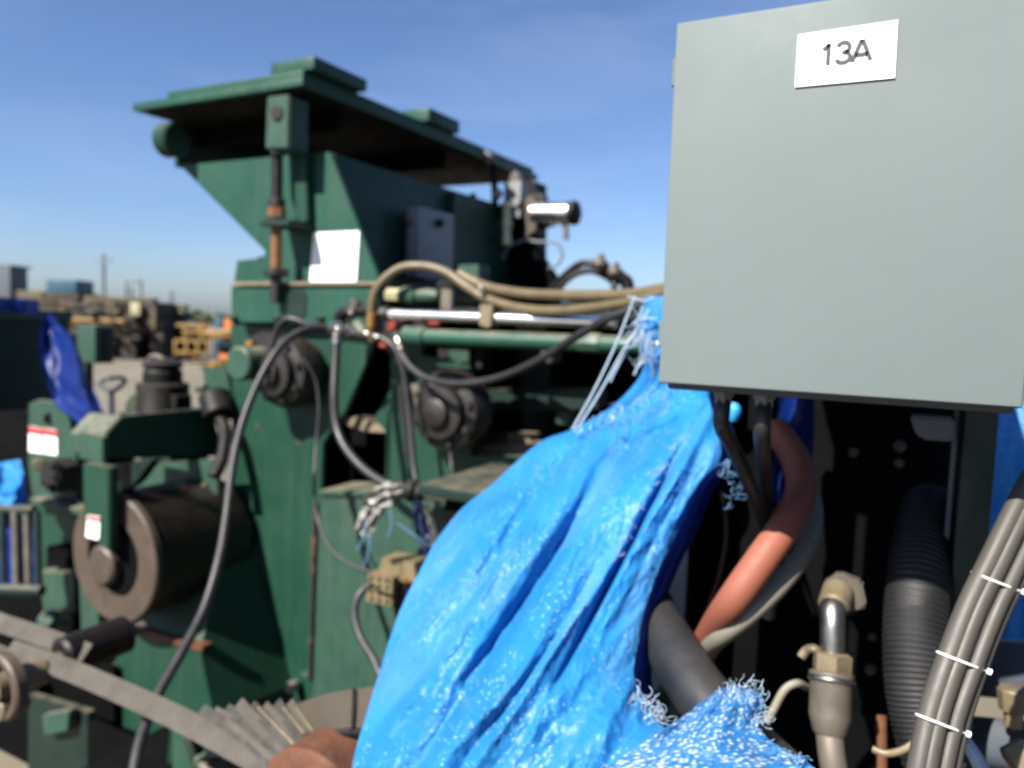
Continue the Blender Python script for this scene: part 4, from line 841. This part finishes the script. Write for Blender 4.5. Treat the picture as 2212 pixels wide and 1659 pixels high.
npart('brass_port', cyl(onY(84, 1002, YN-0.05), onY(84, 1002, YN-0.002), 0.035, 12), BRASS)
npart('pump_body', lathe(onY(100, 1340, YN-0.25), onY(140, 1345, YN-0.05), [(0, 0.03), (0.1, 0.06), (0.6, 0.07), (1, 0.05)], 20), GREEN2)
npart('upper_tray', pY([(150, 930), (222, 942), (222, 960), (160, 962)], YN-0.2, 0.15), GREEN2)
npart('dark_core', box(onY(-60, 900, YN+0.06).x, onY(150, 900, YN+0.06).x, YN+0.06, YN+0.5, 0.0, 1.55), CAVITY)
npart('side_slab', pY([(-120, 900), (58, 895), (58, 1010), (-120, 1010)], YN+0.12, 0.05), CAVITY)
npart('side_slab', pY([(-120, 1015), (58, 1015), (62, 1340), (-120, 1330)], YN+0.14, 0.05), CAVITY)
npart('crate_post', box(xs-0.1, xs-0.02, YN+0.7, YN+0.9, 0, 1.2), DKGREEN)
# upper dark box and its top
dk = thing('dark_green_tank', 'dark green tank with a blue sheet on its lid behind the warning stickers', 'tank', (-6.2, 4.0, 0))
xt0 = onY(88, 780, 3.75).x
obj('tank', box(xt0-1.0, xt0, 3.3, 4.0, 0.0, onX(60, 692, xt0).z, 0.02), DKGREEN, dk)
ztk = onX(60, 692, xt0).z
obj('lid', box(xt0-1.02, xt0+0.01, 3.28, 4.02, ztk+0.001, ztk+0.09, 0.01), GREEN2, dk)
o = sheet('lid_sheet', [(-20, 640, 4.6), (-20, 668, 4.55)], [(84, 648, 5.0), (84, 682, 4.95)], 16, 8, wfold, TARPDK, None); tag(o, 'blue plastic sheet folded over the lid of the dark green tank', 'tarp')
def hfold(s, t): return 0.10*ridge(2.6*s + 1.2*t + 0.3) + 0.06*noise.noise(Vector((s*4, t*6, 2))), 5*noise.noise(Vector((t*6, s, 3)))
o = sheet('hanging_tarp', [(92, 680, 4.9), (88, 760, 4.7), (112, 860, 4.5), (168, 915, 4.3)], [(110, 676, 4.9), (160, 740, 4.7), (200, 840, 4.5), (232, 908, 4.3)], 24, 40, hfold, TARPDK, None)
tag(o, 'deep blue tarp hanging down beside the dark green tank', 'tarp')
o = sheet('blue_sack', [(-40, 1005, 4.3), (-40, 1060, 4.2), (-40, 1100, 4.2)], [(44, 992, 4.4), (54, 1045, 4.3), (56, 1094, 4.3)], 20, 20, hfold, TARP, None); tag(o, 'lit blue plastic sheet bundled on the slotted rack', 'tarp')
rk = thing('slotted_rack', 'dark steel rack with upright bars holding blue plastic', 'rack', DP(30, 1270, 4.2))
obj('top_rail', cyl(DP(-40, 1100, 4.15), DP(74, 1104, 4.1), 0.03, 10), DKGREEN, rk)
for x in (5, 32, 58, 80): obj('bar', cyl(DP(x, 1104, 4.1), DP(x+4, 1270, 4.05), 0.019, 10), DULL if x in (32, 58) else DKGREEN, rk)
obj('bottom_rail', cyl(DP(-40, 1272, 4.05), DP(92, 1276, 4.0), 0.03, 10), DKGREEN, rk)
o = sheet('rack_sheet', [(-30, 1110, 4.2), (-30, 1265, 4.15)], [(70, 1112, 4.18), (76, 1268, 4.12)], 14, 14, wfold, TARPDK, None); tag(o, 'dark blue plastic behind the bars of the slotted rack', 'tarp')
# square green cabinet, T handle, motor
gc = thing('green_cabinet', 'square green cabinet with a shaded side next to the hanging blue tarp', 'cabinet', DP(215, 900, 6.0))
xq = DP(205, 740, 5.6)
zq0, zq1 = DP(206, 786, 5.6).z, DP(206, 702, 5.6).z
obj('case', box(xq.x-0.22, xq.x, xq.y, onX(246, 742, xq.x).y, zq0, zq1, 0.012), GREEN2, gc)
obj('side_shade_sheet', box(xq.x+0.001, xq.x+0.012, xq.y+0.02, onX(246, 742, xq.x).y-0.02, zq0+0.02, zq1-0.02, 0.004), DKGREEN, gc)  # dark sheet that paints the shade of the cabinet's right side
obj('post', box(xq.x-0.20, xq.x-0.14, xq.y+0.02, xq.y+0.08, 0, zq0-0.001, 0.01), DKGREEN, gc)
th = thing('tee_handle', 'grey loop handle on a thin upright post over the sandy ground', 'handle', (DP(240, 900, 5.2).x, DP(240, 900, 5.2).y, 0))
obj('loop', sweep([DP(212, 826, 5.2), DP(232, 818, 5.2), DP(262, 816, 5.2), DP(270, 824, 5.2), DP(256, 838, 5.2), DP(240, 846, 5.2), DP(224, 838, 5.2), DP(212, 826, 5.2)], 0.014, 10), PIPEBL, th)
pt = DP(240, 846, 5.2); obj('post', cyl(Vector((pt.x, pt.y, 0)), pt, 0.022, 12), PIPEBL, th)
mo = thing('electric_motor', 'black finned electric motor standing upright behind the channel', 'motor', DP(350, 895, 4.2))
mb = DP(352, 892, 4.15); mt = DP(350, 792, 4.15); H_ = mt.z - mb.z; mt = Vector((mb.x, mb.y, mt.z))
obj('body', lathe(mb, mt, [(0, 0.132)] + [(0.04 + 0.03*i, 0.130 + (0.006 if i % 2 else 0)) for i in range(21)] + [(0.68, 0.10), (0.9, 0.10), (1, 0.08)], 32), BLACK, mo)
obj('cap', lathe(mt, mt + ZV*0.05, [(0, 0.10), (0.4, 0.105), (0.8, 0.08), (1, 0.04)], 24), GREASE, mo)
obj('terminal_box', box(mb.x+0.08, mb.x+0.17, mb.y-0.05, mb.y+0.05, mb.z+0.02, mb.z+0.11, 0.008), BLACK, mo)
obj('conduit', sweep([mt + Vector((-0.1, -0.02, -0.2)), mt + Vector((-0.115, -0.02, -0.05)), mt + Vector((-0.08, -0.02, 0.045)), mt + Vector((0, -0.02, 0.055)), mt + Vector((0.08, -0.02, 0.01))], 0.012, 10), DULL, mo)
obj('base', box(mb.x-0.2, mb.x+0.25, mb.y-0.12, mb.y+0.3, mb.z-0.04, mb.z-0.001, 0.006), DKGREEN, mo)
obj('stand', box(mb.x-0.12, mb.x+0.12, mb.y-0.05, mb.y+0.2, 0, mb.z-0.041, 0.006), DKGREEN, mo)
gb = thing('gearbox', 'pale green gearbox with a dark coupling beside the bearing hub', 'gearbox', DP(460, 900, 3.9))
obj('case', pY([(436, 796), (488, 790), (500, 860), (470, 890), (446, 860)], 2.95, 0.2), GREEN2, gb)
obj('coupling', cyl(DP(462, 852, 3.75), DP(474, 900, 3.7), 0.075, 20), BLACK, gb)
obj('port', cyl(DP(424, 838, 3.8), DP(440, 840, 3.8), 0.02, 10), GREEN2, gb)
obj('tail', sweep([DP(470, 895, 3.7), DP(486, 930, 3.66), DP(480, 990, 3.6), DP(462, 1030, 3.55)], 0.03, 12), BLACK, gb)
obj('foot', box(DP(460, 900, 3.95).x-0.12, DP(460, 900, 3.95).x+0.12, 2.99, 3.13, 0.0, 1.7, 0.01), DKGREEN, gb)
sp = thing('sight_glass', 'small pale green block with a brown spot in front of the motor', 'valve', DP(290, 890, 4.3))
obj('block', pY([(271, 870), (284, 852), (300, 858), (304, 892), (271, 892)], 3.0, 0.08), GREEN2, sp)
obj('spot', cyl(onY(286, 880, 2.998), onY(286, 880, 2.990), 0.02, 12), BRASS, sp)

# ================================================================== THE YARD BEYOND
def gpt(px, py): return onZ(px, py, 0)
def far_box(parent, name, px0, px1, py0, py1, dist, depth, m, bev=0.03):
    """box standing at a given camera depth, spanning pixel columns and rows on its front"""
    a, b = DP(px0, py1, dist), DP(px1, py0, dist); right = ray(px1, py0) - ray(px0, py0); right.z = 0; right.normalize(); fwd = Vector((-right.y, right.x, 0))
    W_ = (DP(px1, py1, dist) - a).length; z0, z1 = DP((px0+px1)/2, py1, dist).z, DP((px0+px1)/2, py0, dist).z
    bm = box(-W_/2, W_/2, 0, depth, 0, z1-z0, bev); c_ = (a + DP(px1, py1, dist))/2
    M_ = Matrix((right, fwd, ZV)).transposed()
    for v in bm.verts: v.co = M_ @ v.co + Vector((c_.x, c_.y, z0))
    return obj(name, bm, m, parent)
def far_thing(name, label, cat, parts, dist, group=None):
    base = DP((parts[0][1] + parts[0][2])/2, 700, dist); t = thing(name, label, cat, (base.x, base.y, 0), group)
    for p in parts: far_box(t, p[0], p[1], p[2], p[3], p[4], dist + (p[7] if len(p) > 7 else 0), p[6], p[5])
    return t
def gy(d, x=250):   # pixel row where the ground lies at depth d near column x
    lo, hi = 600.0, 1600.0
    for _ in range(50):
        m_ = (lo+hi)/2
        if DP(x, m_, d).z > 0: lo = m_
        else: hi = m_
    return lo
far_thing('grey_shed', 'grey clad shed standing at the far end of the yard', 'shed', [('wall', -90, 24, 574, gy(55), FARGREY, 2), ('roof', -94, 25, 570, 574, PIPEBL, 2.4, -0.2)], 55)
g37 = gy(37)
far_thing('flatbed_trailer', 'dark flatbed trailer carrying a blue machine hood', 'trailer', [('deck', 60, 250, 655, 668, FARDARK, 3), ('frame', 70, 245, 668, 690, FARDARK, 2.5), ('load', 95, 170, 632, 655, FARDARK, 2), ('hood', 100, 164, 604, 632, BLUEP, 1.6), ('strap', 128, 140, 650, 690, YELLOW, 0.1, -0.1), ('axle_box', 80, 120, 690, g37, FARDARK, 2), ('axle_box', 190, 235, 690, g37, FARDARK, 2), ('deck_load', 180, 240, 640, 655, FARTAN, 1)], 37)
far_thing('yellow_tank', 'weathered yellow tank lying behind the blue hood', 'tank', [('tank', 36, 92, 628, 665, FARTAN, 2), ('saddle', 44, 88, 665, gy(42), FARDARK, 2)], 42)
far_thing('pipe_rack', 'long dark steel rack stacked with rusty beams', 'rack', [('beam', 180, 400, 655, 664, FARTAN, 0.5), ('beam', 165, 395, 672, 690, FARDARK, 1), ('beam', 230, 420, 700, 712, FARDARK, 1), ('beam', 238, 440, 718, 745, FARDARK, 2), ('post', 190, 202, 650, g37, FARDARK, 0.4), ('post', 300, 312, 655, g37, FARDARK, 0.4), ('post', 372, 380, 660, g37, FARDARK, 0.4), ('pile', 245, 385, 745, g37, FARDARK, 3), ('rusty_beam', 210, 330, 642, 652, FARTAN, 0.6), ('red_part', 255, 285, 734, 740, FARORANGE, 0.4, -0.2), ('pale_part', 244, 262, 726, 742, FARSTEEL, 0.4, -0.2)], 36)
far_thing('yellow_loader', 'dark loader with a pale yellow cab panel', 'loader', [('cab', 276, 336, 652, 690, FARDARK, 2), ('cab_panel', 281, 302, 654, 682, NUT, 0.2, -0.3), ('cab_post', 326, 336, 668, 712, FARTAN, 0.3, -0.2), ('body', 262, 350, 690, 720, FARDARK, 2.4), ('bumper', 280, 310, 706, 714, FARTAN, 0.3, -0.3), ('wheel_block', 262, 292, 720, gy(34), FARDARK, 1.6), ('wheel_block', 325, 352, 720, gy(34), FARDARK, 1.6)], 34)
far_thing('yellow_cradle', 'open yellow steel frame standing on the sandy ground', 'frame', [('rail', 376, 452, 734, 740, YELLOW, 1.2), ('rail', 374, 452, 760, 766, YELLOW, 1.2)] + [('post', x, x+7, 734, 768, YELLOW, 0.12, -0.02) for x in (374, 398, 422, 446)] + [('rail', 380, 450, 700, 707, YELLOW, 1), ('rail', 392, 452, 716, 722, YELLOW, 1), ('post', 396, 402, 700, 734, YELLOW, 0.2), ('post', 430, 438, 698, 734, YELLOW, 0.2)], 33)
far_thing('orange_pump', 'orange and yellow pump unit at the edge of the press', 'pump', [('skid', 466, 508, 745, gy(31, 480), FARDARK, 1), ('orange_tank', 482, 503, 690, 716, FARORANGE, 0.8), ('orange_tank', 480, 498, 722, 732, FARORANGE, 0.8), ('yellow_panel', 490, 506, 700, 752, YELLOW, 0.5, 0.2), ('blue_column', 464, 478, 682, 770, BLUEP, 0.4), ('frame', 455, 462, 700, 772, FARSTEEL, 0.2)], 31)
far_thing('grey_portal', 'grey steel portal frame rising above the stacked beams', 'frame', [('post', 266, 272, 608, gy(60), FARSTEEL, 0.3), ('post', 298, 304, 610, gy(60), FARSTEEL, 0.3), ('lintel', 266, 304, 604, 611, FARSTEEL, 0.3), ('brace', 278, 284, 620, 665, FARSTEEL, 0.3)], 60)
far_thing('grey_drum_stack', 'pale grey and pink drums by the yellow frame', 'drums', [('drum', 330, 345, 655, 690, FARSTEEL, 0.6), ('drum', 344, 362, 662, 700, FARSTEEL, 0.6), ('drum', 410, 426, 690, 704, FARSTEEL, 0.6), ('base', 330, 430, 700, gy(40, 380), FARDARK, 1)], 40)
rj = random.Random(21)
def scrap(px0, px1, py_top, d, n, mats, label):
    c_ = DP((px0+px1)/2, 700, d); t = thing('scrap_heap', label, 'scrap', (c_.x, c_.y, 0)); zt_ = DP((px0+px1)/2, py_top, d).z
    for k in range(n):
        x = rj.uniform(px0, px1); p = DP(x, 700, d + rj.uniform(-1, 1)); z_ = rj.uniform(0.15, zt_); L_ = rj.uniform(0.4, 2.0); r_ = rj.uniform(0.04, 0.16)
        dr_ = Vector((rj.gauss(0, 1), rj.gauss(0, 0.4), rj.gauss(0, 0.10))).normalized()
        if rj.random() < 0.3: bm = cyl(Vector((p.x, p.y, z_)) - dr_*L_, Vector((p.x, p.y, z_)) + dr_*L_, r_, 10)
        else: bm = box(p.x-L_*0.6, p.x+L_*0.6, p.y-r_*2, p.y+r_*2, z_-r_, z_+r_, 0.02, rot=Matrix.Rotation(rj.uniform(-0.9, 0.9), 3, 'Z') @ Matrix.Rotation(rj.gauss(0, 0.07), 3, 'Y'))
        obj('scrap_piece', bm, mats[rj.randrange(len(mats))], t)
scrap(40, 110, 652, 35, 22, [FARDARK, FARDARK, FARDARK, FARTAN], 'heap of dark and yellow machine scrap below the blue hood')
scrap(170, 300, 655, 34.5, 40, [FARDARK, FARDARK, FARDARK, FARTAN, YELLOW], 'long heap of rusty machine parts piled against the stacked beams')
scrap(300, 400, 684, 38.5, 30, [FARDARK, FARTAN, FARDARK, GREASE, FARDARK, FARSTEEL], 'low heap of mixed machine parts in front of the loader')
scrap(400, 470, 698, 36.5, 18, [YELLOW, FARTAN, FARDARK, FARSTEEL], 'small yellow heap of parts behind the open cradle')
scrap(462, 498, 712, 30.5, 10, [FARORANGE, YELLOW, BLUEP, FARDARK], 'orange and yellow parts piled on the pump skid')
def pole(px, top, d, r, label, arms=True):
    t = DP(px, top, d); p = thing('utility_pole', label, 'pole', (t.x, t.y, 0)); obj('shaft', cyl(Vector((t.x, t.y, 0)), t, r, 10), FARSTEEL, p)
    if arms: obj('crossarm', box(t.x-1.2, t.x+1.2, t.y-0.1, t.y+0.1, t.z-0.7, t.z-0.5), FARSTEEL, p)
pole(223, 549, 75, 0.2, 'tall grey utility pole with crossarm rising above the trailer')
pole(369, 628, 110, 0.28, 'small distant utility pole beyond the loader', True)
# treeline and scrub
def bush(px, py_top, d, rx, rz, label, seed, dens=420):
    rnd = random.Random(seed); top = DP(px, py_top, d); t = thing('distant_tree', label, 'tree', (top.x, top.y, 0), 'trees on the horizon')
    obj('trunk', lathe(Vector((top.x, top.y, 0)), Vector((top.x, top.y, top.z*0.7)), [(0, 0.3), (1, 0.1)], 8), FARDARK, t)
    bm = bmesh.new()
    for k in range(dens):
        a, b, c_ = rnd.gauss(0, 0.45), rnd.gauss(0, 0.45), rnd.uniform(-1, 1)
        w_ = (1 - 0.55*max(0, c_)) ; p = Vector((top.x + a*rx*w_, top.y + b*rx*w_, top.z - rz + c_*rz*rnd.uniform(0.7, 1.0)))
        n_ = Vector((rnd.gauss(0, 1), rnd.gauss(0, 1), rnd.gauss(0, 1))).normalized(); u = n_.orthogonal().normalized()*rnd.uniform(0.25, 0.6); v = n_.cross(u)
        bm.faces.new([bm.verts.new(p + u), bm.verts.new(p + v), bm.verts.new(p - u), bm.verts.new(p - v)])
    o = obj('crown', bm, mat('hazy_foliage', (0.13, 0.15, 0.07), 0.8, var=0.35, scale=0.6), t, smooth=False)
labs = ['broad olive tree on the horizon behind the loader', 'low round olive tree beside the small distant pole', 'thin olive tree on the horizon above the yellow frame', 'wide olive tree reaching to the press beam', 'small olive tree behind the grey portal']
for k, (px, py_, d, rx, rz) in enumerate(((350, 662, 130, 6, 2.6), (392, 668, 125, 5, 2.4), (430, 676, 128, 5, 2.0), (475, 676, 122, 6, 2.4), (300, 660, 140, 5, 3.0))): bush(px, py_, d, rx, rz, labs[k], k+3)
# added unseen container beside the cabinet (out of view, keeps skylight off the press)
sct = thing('skylight_blocker', 'added unseen container beside the hydraulic cabinet', 'blocker', (2.9, 5.0, 0))
obj('shell', box(1.75, 4.2, -1.0, 11.2, 0.15, 2.75, 0.02), FARGREY, sct)
for k in range(40): obj('corrugation', box(1.715, 1.749, -0.9 + k*0.3, -0.75 + k*0.3, 0.25, 2.65, 0.01), FARGREY, sct)
obj('bottom_rail', box(1.70, 4.25, -1.02, 11.22, 0.0, 0.149, 0.01), FARDARK, sct)
